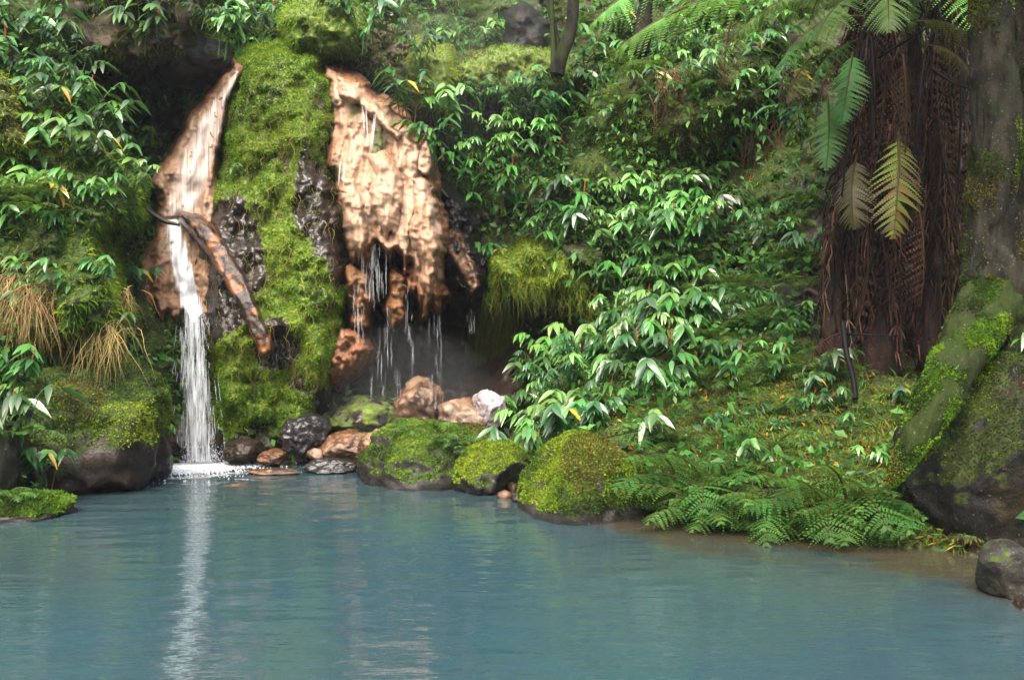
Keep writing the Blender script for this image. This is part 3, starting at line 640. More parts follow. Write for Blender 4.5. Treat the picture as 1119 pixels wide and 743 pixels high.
# thin trickles dripping off the crust
TR = [(395, 268, 395, 1.6, 'trickle dripping from the tip of the crust nearest the buttress', 40), (408, 262, 330, 1.5, 'pair of bright trickles off the middle of the crust lip', 60),
      (420, 268, 440, 2.6, 'broad veil of drops falling in front of the dark cave', 70), (446, 300, 425, 1.2, 'thin trickle falling from the lower right tip of the crust', 26),
      (515, 315, 365, 1.2, 'short trickle dripping from the slanting orange slab', 14), (476, 338, 450, 2.0, 'faint veil of drops at the cave back wall', 30)]
for x, y0, y1, wd, lab, n in TR:
    e = empty('trickle', PV(x, y1, 13.1), label=lab, cat='trickle')
    dz = 13.15 if x < 500 else 13.9
    parented(sheet('falling_veil', [(y0, x - 4 * wd, x + 4 * wd, dz + .05), (y1, x - 7 * wd, x + 7 * wd, dz)], M['fall'], 0, None, None, nu=20, nv=50, body=.33), e)
    strands('falling_streaks', int(n * .55), [(y0, x - 4 * wd, x + 4 * wd, dz), (y1, x - 7 * wd, x + 7 * wd, dz)], int(x), e, (.2, .7), (8, 45), 'fine')
for x0, y0, x1, y1 in [(398, 118, 401, 160), (409, 122, 406, 165), (404, 140, 400, 168), (372, 178, 370, 203), (378, 176, 376, 206)]:
    pass
e = empty('trickle', PV(403, 165, 13.4), label='bluish trickles running through the upper notch of the crust', cat='trickle')
for x0, y0, x1, y1 in [(396, 116, 399, 150), (400, 118, 402, 158), (411, 122, 406, 165), (409, 126, 404, 168), (372, 176, 370, 203), (377, 174, 375, 206)]:
    mb = MB(); ys = np.linspace(y0, y1, 10); xs = np.linspace(x0, x1, 10); dd, _ = pf.at(xs, ys); tube(mb, PW(xs, ys, np.minimum.accumulate(dd[::-1])[::-1] - .04), .012 * np.sin(np.linspace(.3, 2.9, 10)), 5)
    parented(link('running_streak', mb.mesh('running_streak', M['fine'])), e)

# ------------------------------------------------------------------ leaves, ferns: mesh builders
G_DARK = np.array([.022, .075, .016]); G_MID = np.array([.045, .14, .024]); G_LT = np.array([.1, .225, .045]); G_YEL = np.array([.28, .3, .03]); BRN = np.array([.22, .08, .02]); ORG = np.array([.5, .22, .02])
def basis(dirv, up=(0, 0, 1)):
    a = np.asarray(dirv, float); a = a / np.linalg.norm(a); b = np.cross(up, a); nb = np.linalg.norm(b)
    b = b / nb if nb > 1e-5 else np.array([1., 0, 0]); return a, b, np.cross(a, b)
def leaf(mb, p, dirv, L, Wd, droop, C, seg=5, roll=0.0, fold=.25, C2=None):
    a, b, c = basis(dirv); cr, sr = math.cos(roll), math.sin(roll); b, c = b * cr + c * sr, c * cr - b * sr
    t = np.linspace(0, 1, seg + 1); wv = Wd * np.sin(np.pi * np.clip(t * .93 + .04, 0, 1) ** .8) * (1 - .25 * t) * .5
    ce = np.asarray(p) + a * (L * t)[:, None] + np.array([0, 0, -1.]) * (L * droop * t ** 2)[:, None]
    l = ce + b * wv[:, None] + c * (wv * fold)[:, None]; r_ = ce - b * wv[:, None] + c * (wv * fold)[:, None]
    V = np.stack([l, ce, r_], 1).reshape(-1, 3); i = np.arange(seg)[:, None] * 3
    Q = np.concatenate([i + [0, 3, 4, 1], i + [1, 4, 5, 2]])
    cc = np.repeat(np.asarray(C)[None], len(V), 0)
    if C2 is not None: cc = cc * (1 - np.repeat(t, 3)[:, None]) + np.asarray(C2) * np.repeat(t, 3)[:, None]
    mb.add(V, Q, None, cc)
def ginger_mesh(seed, stems=4, spikes=1, yellow=.04, size=1., wide=1.1, light=0, ll=1., lw=1., dens=1.):
    """arching stems with two ranks of drooping lance-shaped leaves; faces -Y"""
    r = np.random.default_rng(seed); lf = MB(); st = MB(); sp = MB()
    for s in range(stems):
        az = -np.pi / 2 + r.uniform(-wide, wide); H = r.uniform(.5, .85) * size; out = r.uniform(.35, .7) * size
        o = np.array([r.uniform(-.15, .15), r.uniform(-.08, .08), -.1]); dx = np.array([math.cos(az), math.sin(az), 0])
        p = bez([o, o + dx * out * .25 + [0, 0, H * .6], o + dx * out * .7 + [0, 0, H * .95], o + dx * out + [0, 0, H * .92]], 8)
        tube(st, p, np.linspace(.011, .005, len(p)) * size, 5, G_MID * .8 if r.random() < .7 else (.09, .05, .02))
        nl = int(r.integers(9, 14) * dens); side = np.cross(dx, [0, 0, 1.]); base = r.choice(3, p=[.45, .4, .15] if not light else [0, .3, .7]); cb = [G_DARK, G_MID, G_LT][base]
        yl = r.random() < yellow
        for k in range(nl):
            t = .3 + .7 * k / (nl - 1); q = p[int(t * (len(p) - 1))]; sg = 1 if k % 2 else -1
            fwd = .35 + .9 * max(0, t - .6) * 2; dv = side * sg * .8 + dx * fwd + np.array([0, -.25, -.12 - .5 * t]) + r.normal(0, .17, 3)
            c = cb * r.uniform(.75, 1.35); c2 = None
            if yl or r.random() < .006: c = G_YEL * r.uniform(.7, 1.1); c2 = ORG if r.random() < .5 else None
            leaf(lf, q, dv, r.uniform(.2, .33) * size * ll, r.uniform(.08, .115) * size * lw, r.uniform(.15, .5), c, 5, r.normal(0, .35), .22, c2)
        if s < spikes and spikes:
            q = p[-1]; ps = np.array([q, q + dx * .03 + [0, 0, .08], q + dx * .05 + [0, 0, .2 * size]]); ps = bez(ps, 6)
            tube(sp, ps, np.linspace(.013, .004, len(ps)), 6, (.35, .06, .02), .5)
            for k in range(26):
                tt = r.random(); b0 = ps[int(tt * (len(ps) - 1))]; dv = r.normal(size=3); dv[2] = abs(dv[2]) + .3
                leaf(sp, b0, dv, .03, .012, .1, (.4, .08, .02), 2)
    return lf.mesh('foliage', M['leaf']), st.mesh('stem', M['stem']), (sp.mesh('flower_spike', M['stem']) if sp.n else None)
def frond_mesh(seed, L=.6, W=.16, pairs=18, pinn=8, droop=.5, lift=.7, C=G_MID, C2=None, mat='fern', hang=.15, stalk=.15, solid=False, name='frond', rcol=(.05, .04, .01), dens=.44):
    """fern frond arching along -Y, blade across X"""
    r = np.random.default_rng(seed); mb = MB(); n = 24; t = np.linspace(0, 1, n)
    th = lift - (lift + droop) * t ** 1.2   # pitch angle
    st = L / (n - 1); p = np.zeros((n, 3)); p[1:, 1] = -np.cumsum(np.cos(th[:-1]) * st); p[1:, 2] = np.cumsum(np.sin(th[:-1]) * st)
    p[:, 0] += .05 * L * np.sin(t * 2 + seed)
    tube(mb, p, np.linspace(.012, .002, n) * (L / .8), 4, rcol)
    T = np.gradient(p, axis=0); T /= np.linalg.norm(T, axis=1)[:, None]
    for k in range(pairs):
        s = stalk + (1 - stalk) * (k + .5) / pairs; i = s * (n - 1); a = int(i); u = i - a; q = p[a] * (1 - u) + p[min(a + 1, n - 1)] * u; tv = T[a]
        pl = W * (np.sin(np.pi * min(1, (s - stalk) / (1 - stalk) * .88 + .12)) ** .75) * r.uniform(.9, 1.08)
        for sg in (-1, 1):
            dv = np.array([sg, 0, 0]) + tv * .35 + [0, 0, -hang * 1.0] + r.normal(0, .1, 3); dv /= np.linalg.norm(dv)
            nrm = np.cross(tv, dv); nrm /= np.linalg.norm(nrm) + 1e-9; fw = np.cross(nrm, dv) * (1 if sg > 0 else 1); fw = tv - dv * (tv @ dv); fw /= np.linalg.norm(fw)
            c = (np.asarray(C) if C2 is None or r.random() > s else np.asarray(C2)) * r.uniform(.75, 1.25)
            pw = L / pairs * dens
            if solid:
                leaf(mb, q, dv, pl, pw * 1.5, .3 + hang, c, 4, 0, .2); continue
            m_ = np.arange(pinn) ; uu = (m_ + .5) / pinn; hw = pw * (1 - uu ** 1.4 * .9) * r.uniform(.85, 1.1, pinn)
            ce = q + dv * (pl * uu)[:, None] + np.array([0, 0, -1.]) * (pl * (.12 + hang) * uu ** 2)[:, None]
            w0 = pl / pinn * (.3 if dens < .5 else .44); A = ce - dv * w0; B = ce + dv * w0
            for s2 in (-1, 1):
                tip = ce + fw * (s2 * hw)[:, None] + dv * (w0 * .9) - nrm * .0; mid1 = A + fw * (s2 * hw * .55)[:, None]; mid2 = B + fw * (s2 * hw * .65)[:, None] + dv * w0 * .4
                V = np.stack([A, mid1, tip, mid2, B], 1).reshape(-1, 3); b0 = m_[:, None] * 5
                Q = b0 + [0, 1, 3, 4]; Tt = b0 + [1, 2, 3]
                mb.add(V, Q, Tt, c)
    return mb.mesh(name, M[mat])

GV = []
for k in range(8):
    GV.append(ginger_mesh(100 + k, stems=[4, 5, 4, 3, 5, 4, 3, 4][k], spikes=[0, 1, 0, 1, 0, 1, 0, 0][k], yellow=[0, 0, 0, 0, 0, 0, 0, .5][k]))
for k in range(3): GV.append(ginger_mesh(150 + k, stems=5, spikes=0, yellow=.0, light=1))
for k in range(3): GV.append(ginger_mesh(160 + k, stems=[7, 6, 5][k], spikes=0, yellow=0, wide=1.5, light=k == 1, ll=[.5, .55, 1.15][k], lw=[.55, .5, .62][k], dens=[1.9, 1.7, 1.3][k]))
GPROTO = {}
def shaped(proto, V):  # first use links the proto itself
    pass
def place_tree(cache, key, build, loc, rz, s, label, cat, group, rx=0, ry=0):
    if key not in cache: o = cache[key] = build()
    else: o = copy_tree(cache[key])
    o.location = loc; o.rotation_euler = (rx, ry, rz); o.scale = (s, s, s)
    for k in ('label', 'category', 'group'):
        if k in o: del o[k]
    tag(o, label, cat, group); return o
def ginger(px, py, s, v, label, group=None, rz=None, depth=None, off=.12):
    def build():
        e = empty('ginger_plant'); a, b, c = GV[v]; link('foliage', a, e); link('stem', b, e)
        if c: link('flower_spike', c, e)
        return e
    D = float(Dat(px, py + 38 * s)) if depth is None else depth
    l = PV(px, py + 38 * s, D + off)
    return place_tree(GPROTO, v, build, l, rng.uniform(-.5, .5) if rz is None else rz, s, label, 'plant', group, rng.uniform(-.12, .12), rng.uniform(-.12, .12))
FR = [frond_mesh(200 + k, L=[.55, .65, .75, .6][k], W=[.17, .2, .24, .17][k], pairs=[12, 12, 14, 12][k], pinn=9, lift=[1.0, .85, 1.1, .95][k], droop=[.45, .7, .5, .8][k], C=[G_MID * 1.1, G_LT * .8, G_MID * .8, G_LT * 1.1][k]) for k in range(4)]
FPROTO = {}
def fern(px, py, s, v, label, group=None, rz=None, depth=None, patchd=None, up=.25):
    if label.endswith('@'): label = unique(label[:-1], px, py)
    def build():
        e = empty('fern'); r = np.random.default_rng(300 + v); n = [7, 8, 6, 7][v % 4]
        for k in range(n):
            f = link('frond', FR[(v + k) % 4 if k % 3 == 0 else v % 4], e); a = -1.35 + 2.7 * (k + r.uniform(-.3, .3)) / (n - 1); f.rotation_euler = (r.uniform(-.3, .35), r.uniform(-.25, .25), a); q = r.uniform(.7, 1.1); f.scale = (q, q, q)
        return e
    D = float(Dat(px, py + 12 * s)) if depth is None else depth
    return place_tree(FPROTO, v, build, PV(px, py + 14 * s, D + .04), rng.uniform(-.4, .4) if rz is None else rz, s, label, 'fern', group, 0, 0)

# ------------------------------------------------------------------ scatter: moss tufts, small leaves
def tufts(P, Nn, L, Wd, C, droop=.5, jit=.5, r=rng):
    """one folded diamond blade at every point"""
    n = len(P); dv = Nn + r.normal(0, jit, (n, 3)); dv[:, 2] -= droop * r.uniform(.2, 1, n); dv /= np.linalg.norm(dv, axis=1)[:, None]
    s = np.cross(dv, r.normal(size=(n, 3))); s /= np.linalg.norm(s, axis=1)[:, None]
    L = np.asarray(L)[:, None]; Wd = np.asarray(Wd)[:, None]
    m1 = P + dv * L * .45; tip = P + dv * L + np.array([0, 0, -1.]) * L * .25 * droop
    V = np.stack([P - dv * .01, m1 + s * Wd, tip, m1 - s * Wd], 1).reshape(-1, 3)
    return V, np.arange(n * 4).reshape(n, 4), np.repeat(C, 4, 0)
def relief_points(n, box, dens, patches=()):
    px = rng.uniform(box[0], box[1], n); py = rng.uniform(box[2], box[3], n); k = rng.random(n) < dens(px, py); px, py = px[k], py[k]
    D = Dat(px, py); D1 = Dat(px + 4, py); D2 = Dat(px, py + 4)
    P = PW(px, py, D); a = PW(px + 4, py, D1) - P; b = PW(px, py + 4, D2) - P; Nn = np.cross(b, a); Nn /= np.linalg.norm(Nn, axis=1)[:, None]
    fl = (Nn * P).sum(1) > 0; Nn[fl] *= -1
    k = P[:, 2] > .01
    return px[k], py[k], P[k], Nn[k]
def mosscol(P, bright=0., seed=0):
    n = len(P); v = fbm(P * 1.1, 3, seed) + .45 * fbm(P * 5, 2, seed + 5) + rng.normal(0, .22, n) + bright
    t = np.clip(v * .9 + .5, 0, 1)[:, None]
    stops = [np.array([.01, .022, .004]), np.array([.035, .085, .006]), np.array([.1, .19, .008]), np.array([.16, .23, .012])]
    x = t * 3; i = np.clip(x.astype(int), 0, 2); f = x - i; S = np.array(stops)
    C = S[i[:, 0]] * (1 - f) + S[i[:, 0] + 1] * f
    br = (fbm(P * .8, 2, seed + 40) > .22)[:, None]; C = np.where(br & (rng.random((n, 1)) < .6), np.array([.09, .07, .014]) * rng.uniform(.5, 1.3, (n, 1)), C)
    return C
def mden(px, py):
    i = np.clip(((px - GX[0]) / ST).astype(int), 0, len(GX) - 1); j = np.clip(((py - GY[0]) / ST).astype(int), 0, len(GY) - 1)
    return ss(.3, .75, mossv[j, i])
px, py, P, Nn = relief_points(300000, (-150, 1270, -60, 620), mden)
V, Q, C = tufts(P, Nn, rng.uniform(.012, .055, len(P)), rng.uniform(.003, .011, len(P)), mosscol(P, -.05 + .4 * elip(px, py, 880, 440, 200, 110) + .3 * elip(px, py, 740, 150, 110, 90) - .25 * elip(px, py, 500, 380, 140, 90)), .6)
tag(link('moss', mesh_np('moss', V, Q, M['moss'], C, False)), 'green and golden moss carpet growing over the ravine wall and bank', 'moss', kind='stuff')
def mesh_points(V, Fc, n, w=None, ms=None, mlo=.35):
    if Fc.shape[1] == 4: Fc = np.concatenate([Fc[:, :3], Fc[:, [0, 2, 3]]])
    a = V[Fc]; cr = np.cross(a[:, 1] - a[:, 0], a[:, 2] - a[:, 0]); A = np.linalg.norm(cr, axis=1) / 2; nn = cr / (2 * A[:, None] + 1e-12)
    ce = a.mean(1); fl = (nn * (ce - np.array([0, 0, EYE]))).sum(1) > 0; front = ~fl
    pr = A * (front | (rng.random(len(A)) < .0))
    if ms is not None: pr = pr * ss(mlo, mlo + .3, ms[Fc].mean(1))
    if w is not None: pr = pr * w
    idx = rng.choice(len(A), n, p=pr / pr.sum()); u = rng.random((n, 2)); k = u.sum(1) > 1; u[k] = 1 - u[k]
    P = a[idx, 0] + (a[idx, 1] - a[idx, 0]) * u[:, :1] + (a[idx, 2] - a[idx, 0]) * u[:, 1:]
    k = P[:, 2] > .01; return P[k], nn[idx][k]
def flipQ(V, Q):
    a = V[Q[:, 0]]; n = np.cross(V[Q[:, 1]] - a, V[Q[:, 2]] - a); return Q
def moss_on(V, Fc, ms, n, label, bright=0., L=(.02, .07), seed=0, droop=.6):
    Fc2 = Fc if Fc.shape[1] == 3 else np.concatenate([Fc[:, :3], Fc[:, [0, 2, 3]]])
    a = V[Fc2]; cr = np.cross(a[:, 1] - a[:, 0], a[:, 2] - a[:, 0]); inward = (cr * (a.mean(1) - V.mean(0))).sum(1) < 0
    P, Nn = mesh_points(V, Fc2, n, ms=ms)
    k = (Nn * (P - V.mean(0) + [0, .6, 0])).sum(1) < 0
    Vt, Q, C = tufts(P, Nn, rng.uniform(*L, len(P)), rng.uniform(.003, .011, len(P)), mosscol(P, bright, seed), droop)
    tag(link('moss', mesh_np('moss', Vt, Q, M['moss'], C, False)), label, 'moss', kind='stuff')
moss_on(pb.V, pb.Q, pb.moss, 110000, 'bright green moss clothing the buttress', .3, (.012, .042), 1, .5)
for k, lab, n, br in ((0, 'bright moss on the crown of the central grey boulder', 12000, .15), (1, 'moss on the low boulder leaning beside it', 7000, 0), (2, 'patchy moss coat of the round boulder', 22000, -.25), (3, 'moss patch on top of the big wet boulder', 14000, -.1), (5, 'thin moss on the huge dark boulder', 12000, -.55), (19, 'moss cap on the perched upper boulder', 4000, 0)):
    W_, Fc, vn, ms = BO[k]; moss_on(W_, Fc, ms, n, lab, br, (.005, .018) if k == 5 else (.007, .028), k, .3)
for key, lab, n, br in (('mossy_knoll29', 'moss on the knoll above the buttress', 7000, .1), ('mossy_knoll30', 'vivid moss on the knoll beside the brown face', 6000, .5), ('mossy_knoll31', 'olive moss on the long flat ledge', 7000, .15), ('mossy_knoll32', 'moss and drooping strands on the overhanging ledge', 12000, .2), ('mossy_ledge33', 'olive moss on the earth ledge', 26000, .1), ('brown_overhang27', 'moss patches on the brown overhang', 6000, -.2), ('brown_overhang28', 'moss patches on the brown cliff face', 5000, -.2), ('mossy_ledge34', 'golden moss on the hump', 9000, .35)):
    p = PATCH[key]; moss_on(p.V, p.Q, p.moss, n, lab, br, (.02, .09), 2, 1.)

def small_leaves(n, box, dens, L, asp, cols, droop, mat, name, label, jit=.6, kind='stuff', lift=.03):
    px, py, P, Nn = relief_points(n, box, dens)
    c = np.array(cols)[rng.integers(0, len(cols), len(P))] * rng.uniform(.6, 1.3, (len(P), 1))
    P = P + Nn * rng.uniform(0, lift, (len(P), 1))
    LL = rng.uniform(*L, len(P)); V, Q, C = tufts(P, Nn, LL, LL * asp, c, droop, jit)
    return tag(link(name, mesh_np(name, V, Q, M[mat], C, False)), label, name.replace('_', ' '), kind=kind)
def dg(px, py):
    base = fbm(np.stack([px / 60, py / 60, 0 * px], -1), 3) * 1.2 + .25
    base += .6 * elip(px, py, 700, 300, 180, 170) + .5 * elip(px, py, 60, 150, 120, 150) + .5 * elip(px, py, 500, 20, 250, 60)
    base -= 1. * elip(px, py, 500, 370, 130, 80) + .8 * elip(px, py, 1000, 230, 120, 200) + .6 * elip(px, py, 880, 430, 200, 60) + .8 * elip(px, py, 140, 50, 90, 70)
    return np.clip(base, 0, 1)
small_leaves(90000, (-150, 1270, -150, 580), dg, (.04, .15), .26, [G_DARK, G_MID, G_MID, G_LT], .7, 'fern', 'undergrowth', 'small leafy undergrowth spreading over the ravine wall', lift=.25)
small_leaves(5000, (620, 1040, 380, 600), lambda x, y: 0 * x + .6, (.02, .06), .25, [BRN * .6, ORG * .7, G_YEL * .6, BRN * .35], .3, 'dry', 'leaf_litter', 'brown and orange fallen leaves scattered on the mossy bank', 1.)
small_leaves(16000, (560, 1060, 390, 600), lambda x, y: np.clip(fbm(np.stack([x / 25, y / 16, 0 * x], -1), 2) * 2 + .3, 0, 1), (.04, .14), .06, [G_MID, G_YEL * .5, G_LT, (.16, .12, .03)], .1, 'moss', 'grass', 'short grass and moss sprigs on the sloping bank', .5)

# hanging strands (moss curtain above cave, dry grass, roots)
def hanging(name, n, fn, Lr, wr, cols, label, cat, seed, mat='moss', sway=.05, kind='stuff', out=.25):
    r = np.random.default_rng(seed); mb = MB()
    for _ in range(n):
        x, y, D = fn(r); L = r.uniform(*Lr); p0 = np.array(PV(x, y, D)); t = np.linspace(0, 1, 6); dx = r.normal(0, sway, 2)
        p = p0 + np.stack([dx[0] * t * L * 3 + .02 * np.sin(t * 9 + r.uniform(0, 6)), -out * L * np.sqrt(t) + dx[1] * t, -L * t ** 1.3 + out * .3 * L * np.sin(t * np.pi)], -1)
        c = np.array(cols[r.integers(len(cols))]) * r.uniform(.6, 1.3); wd = r.uniform(*wr)
        tube(mb, p, wd * (1 - .8 * t), 3, c)
    return tag(link(name, mb.mesh(name, M[mat])), label, cat, kind=kind)
MC = [(.05, .09, .01), (.1, .14, .015), (.16, .16, .02)]
hanging('moss', 420, lambda r: (lambda x: (x, np.interp(x, [525, 560, 600, 650], [318, 312, 320, 328]) + r.normal(0, 8), float(Dat(x, 300)) - .6 + r.normal(0, .15)))(r.uniform(528, 655)), (.05, .45), (.002, .006), MC, 'curtain of moss strands dangling over the dark cave', 'moss', 1)
hanging('moss', 700, lambda r: (lambda x: (x, np.interp(x, [470, 500, 560], [345, 335, 325]) + r.normal(0, 8), float(Dat(x, 340)) - .25))(r.uniform(520, 560)), (.3, 1.3), (.003, .01), MC, 'long mossy fringe on the cave wall', 'moss', 2, out=.05)
hanging('moss', 900, lambda r: (lambda x, y: (x, y, float(pb.at(x, y)[0]) - .03))(r.uniform(225, 370), r.uniform(70, 420)), (.08, .4), (.002, .006), [(.08, .1, .01), (.2, .2, .04), (.16, .11, .04)], 'trailing yellow-green strands on the face of the buttress', 'moss', 3)
pl = PATCH['mossy_ledge33']
GR = [(.28, .19, .08), (.2, .12, .05), (.12, .12, .03), (.32, .25, .1)]
for lab, cx, cy, n, LL, sd in (('tuft of dry brown grass hanging off the ledge beside the leafy shore', 42, 318, 110, (.35, .8), 4), ('tuft of dry straw-coloured grass drooping over the big wet boulder', 118, 360, 130, (.25, .65), 5), ('small brown grass tuft hanging at the edge of the earth ledge under the dark log', 128, 325, 60, (.2, .4), 6), ('olive grass tuft sprouting high on the earth ledge', 22, 300, 70, (.3, .5), 7)):
    mb = hanging('grass_tuft', n, lambda r: (cx + r.normal(0, 12), cy + r.normal(0, 8), float(pl.at(cx, cy)[0]) - .05), LL, (.0025, .005), GR, lab, 'grass', sd, 'dry', .12, None, .45)
for lab, cx, cy, n, LL, sd in (('reddish roots trailing from the cliff under the tree fern dead fronds', 838, 140, 60, (.4, 1.2), 14), ('thin dry roots hanging off the rocky ledge among ginger leaves', 600, 165, 40, (.2, .45), 15), ('dark brown roots dangling from the cliff behind the thicket', 740, 90, 60, (.4, 1.0), 16)):
    hanging('hanging_roots', n, lambda r: (cx + r.normal(0, 14), cy + r.normal(0, 10), float(Dat(cx, cy)) - .35), LL, (.004, .01), [(.07, .035, .02), (.12, .05, .03), (.04, .02, .012)], lab, 'roots', sd, 'dry', .08, None, .1)

# ------------------------------------------------------------------ tree ferns
DEADF = [frond_mesh(420 + k, [1.3, 1.1, 1.5][k], [.2, .16, .24][k], 13, 8, .5, .15, [(.018, .009, .006), (.011, .007, .005), (.03, .014, .008)][k], None, 'dry', [1.1, 1.5, .9][k], .08, rcol=(.012, .008, .006), dens=.26) for k in range(3)]
CROWN = [frond_mesh(411, 2.2, .5, 24, 12, 1.0, .75, G_MID, None, 'fern', .2, .12), frond_mesh(412, 1.9, .48, 22, 12, 1.2, .6, G_LT * .8, None, 'fern', .2, .12)]
def treefern(name, base, top, rad, label, seed, nskirt=150, lean=0, fronds=()):
    r = np.random.default_rng(seed); b = PV(*base); t = PV(*top); e = empty('tree_fern', b, label=label, cat='tree fern')
    mb = MB(); ax = bez([b + Vector((0, 0, -.3)), b.lerp(t, .3) + Vector((r.normal(0, .06), 0, 0)), b.lerp(t, .7) + Vector((r.normal(0, .06), 0, 0)), t], 14)
    u = np.linspace(0, 1, len(ax)); rr = rad * (1.5 - .6 * u) ; rr[:6] *= np.linspace(1.5, 1., 6)
    tube(mb, ax, rr, 28, (1, 1, 1), .6)
    # fibre mantle: rope-like roots and frond stubs running down
    me = mb.mesh('trunk', M['fernbark']); a = me.attributes.new('moss', 'FLOAT', 'POINT'); a.data.foreach_set('value', np.full(len(me.vertices), .0, np.float32))
    parented(link('trunk', me), e)
    fb = MB()
    for k in range(nskirt // 11):   # withered fronds folded down against the trunk
        i = int(r.uniform(.3, 1) * (len(ax) - 1)); an = r.uniform(-1.5, 1.5)
        f = parented(link('dead_frond', DEADF[k % 3]), e); f.location = ax[i] + np.array([math.sin(an), -math.cos(an), 0]) * rr[i] * .9
        f.rotation_euler = (R(r.uniform(62, 84)), R(r.uniform(-14, 14)), an * .8); q = r.uniform(.7, 1.15); f.scale = (q * .8, q, q)
    for _ in range(int(nskirt * .6)):
        k0 = r.uniform(.25, 1); an = r.uniform(0, 2 * np.pi); L = r.uniform(.5, 1.7); i = int(k0 * (len(ax) - 1)); p0 = ax[i]; dirv = np.array([math.cos(an), math.sin(an), 0]); R0 = rr[i] * .8
        tt = np.linspace(0, 1, 9); fan = r.uniform(.02, .2) + .25 * max(0, .6 - k0) * r.random()
        if r.random() < .25: L *= 1.5
        p = p0 + dirv * (R0 + fan * tt ** .8 + .03 * np.sin(tt * r.uniform(4, 12)))[:, None] + np.stack([0 * tt, 0 * tt, -L * tt], -1)
        p[:, 2] = np.maximum(p[:, 2], b.z + .0 + .05 * r.random()) 
        p += .02 * r.normal(size=p.shape)
        gap_shade = .15 + 1.7 * ss(-.3, .5, math.sin(an * 3 + seed) + .4 * math.sin(an * 7))  # strand colour darkened in bands around the trunk, painting shaded gaps
        c = gap_shade * np.array([(.012, .007, .005), (.022, .011, .007), (.045, .02, .012), (.006, .006, .006), (.07, .042, .025)][r.choice(5, p=[.28, .27, .2, .12, .13])]) * r.uniform(.6, 1.4)
        tube(fb, p, r.uniform(.005, .017) * (1 - .6 * tt), 4, c)
        if r.random() < .35:   # ragged dead leaflets
            for q in p[2:]:
                for s_ in range(3):
                    dv = r.normal(size=3); dv[2] = -abs(dv[2]) - .5; leaf(fb, q, dv, r.uniform(.08, .22), .018, .3, c * 1.1, 3)
    parented(link('dead_frond_skirt', fb.mesh('dead_frond_skirt', M['dry'])), e)
    sb = MB()
    n = 9
    for k in range(n):   # living crown mostly above the view, added to shade the right side
        f = parented(link('frond', CROWN[(k + seed) % 2]), e); f.location = t; f.rotation_euler = (r.uniform(-.1, .25), 0, 2 * np.pi * (k + r.uniform(-.3, .3)) / n)
    return e
treefern('tree_fern', (912, 388, 11.0), (948, -60, 11.2), .085, 'slender reddish-brown tree fern trunk leaning beside the green thicket', 41, 260)
treefern('tree_fern', (958, 385, 10.8), (966, -60, 10.9), .12, 'thickest tree fern trunk with a shaggy dark skirt of dead fronds', 42, 380)
treefern('tree_fern', (1020, 375, 10.6), (1028, -60, 10.8), .1, 'dark tree fern trunk standing closest to the mossy tree', 43, 280)
treefern('tree_fern', (992, 345, 12.3), (1000, -60, 12.3), .11, 'shaded tree fern trunk set back between the two dark ones', 44, 60)
# big fronds hanging into the top of the picture
BF = {'green': frond_mesh(401, 1.9, .5, 26, 16, .55, .08, G_LT * 1.5, None, 'fern', .3, .12, dens=.62), 'mid': frond_mesh(402, 1.5, .42, 24, 14, .7, .2, G_LT * .7, None, 'fern', .3, .12, dens=.62),
      'dark': frond_mesh(403, 1.5, .36, 22, 12, .5, .2, G_MID, None, 'fern', .2, .1, dens=.62), 'yellow': frond_mesh(404, 1.3, .33, 22, 12, .5, .2, (.12, .15, .02), (.1, .07, .02), 'fern', .35, .1, dens=.5),
      'brown': frond_mesh(405, 1.3, .3, 16, 12, .6, .2, (.04, .016, .009), None, 'dry', .9, .1, rcol=(.03, .015, .01), dens=.26), 'dull': frond_mesh(406, 1.2, .35, 22, 11, .8, .3, (.09, .09, .03), None, 'fern', .4, .12, dens=.6)}
def bigfrond(kind, px, py, D, rz, rx, s, label, ry=0):
    o = link('tree_fern_frond', BF[kind], loc=PV(px, py, D)); o.rotation_mode = 'ZXY' if False else 'XYZ'
    o.rotation_euler = (rx, ry, rz); o.scale = (s, s, s); return tag(o, label, 'frond')
# rz: 0 towards the camera, -90deg to the left; rx > 0 tips the blade down so that its face turns to the light
bigfrond('green', 872, -22, 8.3, R(-84), R(12), .9, 'long bright green tree fern frond reaching across the top towards the mossy ledge', R(0))
bigfrond('yellow', 885, 62, 10.3, R(-50), R(50), .5, 'golden yellowing frond beside the wet shining one')
bigfrond('mid', 965, -25, 9.3, R(-20), R(40), .6, 'green frond drooping over the top of the thickest trunk')
bigfrond('green', 1010, -35, 9.4, R(20), R(35), .6, 'light green frond at the top edge between two tree fern trunks')
bigfrond('dark', 905, 20, 10.2, R(-70), R(40), .7, 'dark green frond arching left from the slender tree fern near the top')
bigfrond('brown', 870, 40, 10.6, R(-35), R(60), .7, 'dead brown frond hanging left of the golden yellowing one')
bigfrond('brown', 985, 60, 10.2, R(0), R(70), .9, 'dead brown frond hanging from the top of the thickest trunk')
bigfrond('dull', 940, 170, 10.3, R(-30), R(66), .7, 'olive dying frond hanging beside the yellow-green one')
bigfrond('green', 800, -48, 7.8, R(-78), R(18), .72, 'bright tree fern frond at the top edge lying just in front of the longest one')
bigfrond('green', 905, -20, 9.2, R(-95), R(20), .55, 'bright short frond at the top edge beside the reddish trunk')
bigfrond('mid', 935, 45, 9.9, R(-70), R(30), .5, 'small green frond below the wet shining one')
bigfrond('green', 850, -62, 8.0, R(-60), R(10), .75, 'bright green arching frond just under the top edge above the thicket')
bigfrond('mid', 885, -45, 8.8, R(-40), R(25), .7, 'mid-green tree fern frond overlapping the bright arching one')
bigfrond('mid', 945, 18, 9.8, R(-78), R(15), .62, 'wet shining frond with upturned leaflets left of the tree fern stalks')
bigfrond('mid', 952, -10, 9.6, R(-55), R(25), .75, 'broad pale green frond at the top edge beside the tree fern trunk')
